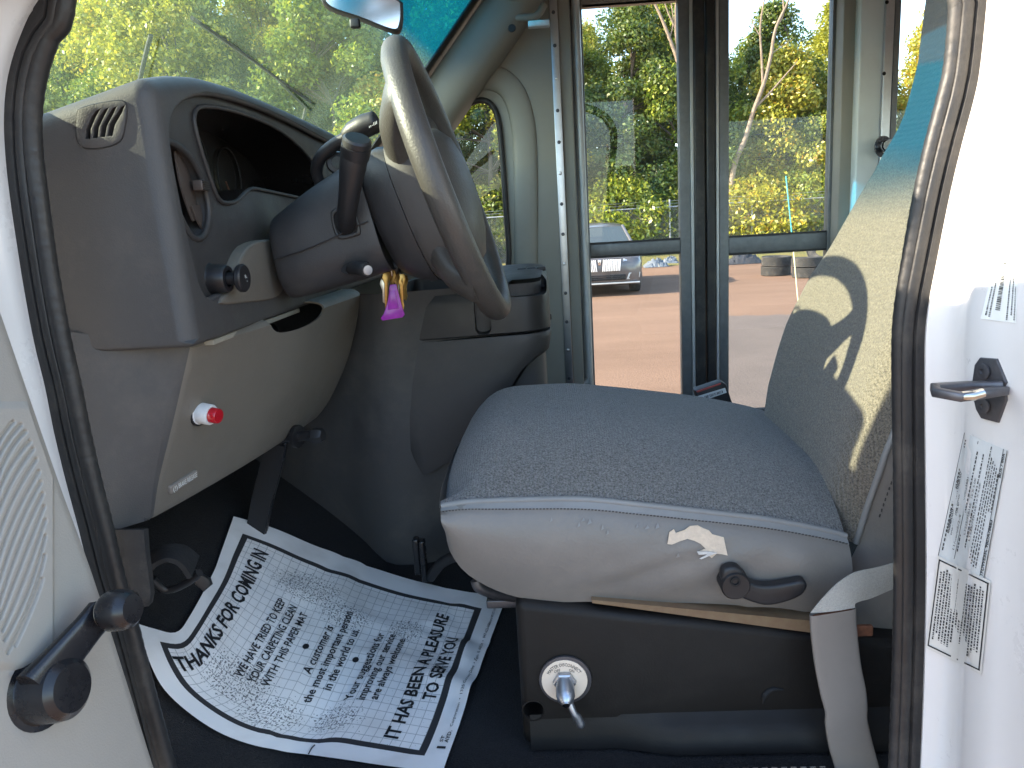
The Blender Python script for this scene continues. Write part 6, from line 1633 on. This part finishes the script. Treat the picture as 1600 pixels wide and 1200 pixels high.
for sd, H, rx, lm in ((21, 2.6, 1.7, 'leaves_green'), (22, 3.2, 1.6, 'leaves_dark'), (23, 2.2, 1.8, 'leaves_yellow')):
    g_ = tree_kind(sd, H, rx, lm, per=220, nclump=40, size=0.075, low=0.10); g_[0].materials.append(MATS[lm]); g_[1].materials.append(MATS['bark']); shk.append((*g_, lm, H))
def plant(name, label, cat, kind, x, y, z, rz, s, group):
    t = thing(name, label, cat, (x, y, z), group); t.rotation_euler = (0, 0, rz); t.scale = (s, s, s)
    for nm, me in (('crown', kind[0]), ('trunk', kind[1])):
        o = bpy.data.objects.new(nm, me); COL.objects.link(o); o.parent = t
    return t
trg = random.Random(77)
kl = {'leaves_green': 'green', 'leaves_yellow': 'yellowing', 'leaves_dark': 'dark green'}
def zg(y): return 0.05+0.012*(y-25)+max(0, y-33)*0.10
# row right behind the fence, then taller rows behind
spots = []
for i in range(15): spots.append((-24+i*3.05+trg.uniform(-.8, .8), 32.2+trg.uniform(-.6, 1.0), (0, 4, 2, 1, 3)[i % 5], trg.uniform(.72, .95)*(1.2 if i < 8 else 1.0)))
for i in range(14): spots.append((-27+i*3.7+trg.uniform(-1, 1), 36.5+trg.uniform(-1, 1.2), (1, 3, 0, 2, 1)[(i*2+1) % 5], trg.uniform(.85, 1.05)*(1.22 if i < 8 else 0.88)))
for i in range(12): spots.append((-33+i*5.0+trg.uniform(-1.4, 1.4), 42.5+trg.uniform(-1.5, 1.5), (0, 1, 3)[i % 3], trg.uniform(.95, 1.15)*(1.2 if i < 6 else 0.82)))
rowname = ['in the front row behind the fence', 'in the middle of the wood behind the fence', 'at the back of the wood behind the fence']
for i, (x, y, k, s) in enumerate(spots):
    row = 0 if i < 15 else 1 if i < 29 else 2
    plant('wood_tree', '%s leafy tree %s' % (('broad green', 'tall yellowing', 'low wide green', 'narrow dark green', 'short yellowing')[k], rowname[row]), 'tree', kinds[k], x, y, zg(y), trg.uniform(0, 6.28), s, 'trees behind the fence')
for i in range(20):
    k = i % 3; x = -25+i*2.35+trg.uniform(-.6, .6); y = 31.0+trg.uniform(-.3, .6)
    plant('shrub', '%s shrub growing at the foot of the wood along the fence' % kl[shk[k][2]], 'shrub', shk[k], x, y, zg(y), trg.uniform(0, 6.28), trg.uniform(.8, 1.1), 'shrubs along the fence')
# two pale leafless trees standing in front of the wood
def bare(name, label, segs):
    t = thing(name, label, 'tree', tuple(segs[0][0][0]))
    tube('trunk', segs[0][0], [r*0.6 for r in segs[0][1]], 'bark_pale', t, sm=5, n=9)
    for p, r_ in segs[1:]: tube('branch', p, [q*0.6 for q in r_], 'bark_pale', t, sm=4, n=7)
Yb = 30.9
B_ = lambda x, y, dy=0: P(x, y, Yb+dy)
bare('bare_tree', 'pale leafless forked tree standing before the wood behind the old tyres', [
    ([B_(1140, 345), B_(1146, 265), B_(1165, 215), B_(1178, 172), B_(1192, 135), B_(1204, 90), B_(1212, 45), B_(1232, 0), B_(1240, -40)], [0.20, 0.17, 0.15, 0.14, 0.13, 0.11, 0.09, 0.07, 0.04]),
    ([B_(1178, 170), B_(1200, 148), B_(1225, 120), B_(1246, 96)], [0.09, 0.07, 0.05, 0.02]),
    ([B_(1192, 132), B_(1190, 90), B_(1188, 40), B_(1196, -10)], [0.08, 0.07, 0.06, 0.04]),
    ([B_(1213, 40), B_(1224, 22), B_(1222, -20)], [0.07, 0.05, 0.04]),
    ([B_(1190, 60), B_(1176, 35), B_(1168, 5)], [0.04, 0.03, 0.015]),
    ([B_(1240, 60, .5), B_(1225, 70, .4), B_(1206, 84)], [0.012, 0.02, 0.04])])
bare('bare_tree', 'pale leafless leaning tree before the wood behind the parked car', [
    ([B_(1078, 340), B_(1072, 200), B_(1062, 110), B_(1046, 60), B_(1030, 20), B_(1012, -15)], [0.20, 0.16, 0.13, 0.11, 0.09, 0.06]),
    ([B_(1062, 105), B_(1056, 55), B_(1056, 10), B_(1058, -30)], [0.10, 0.08, 0.07, 0.05]),
    ([B_(1056, 45), B_(1044, 20), B_(1034, -10)], [0.06, 0.05, 0.03]),
    ([B_(1046, 60), B_(1052, 35), B_(1048, 0)], [0.05, 0.04, 0.03])])
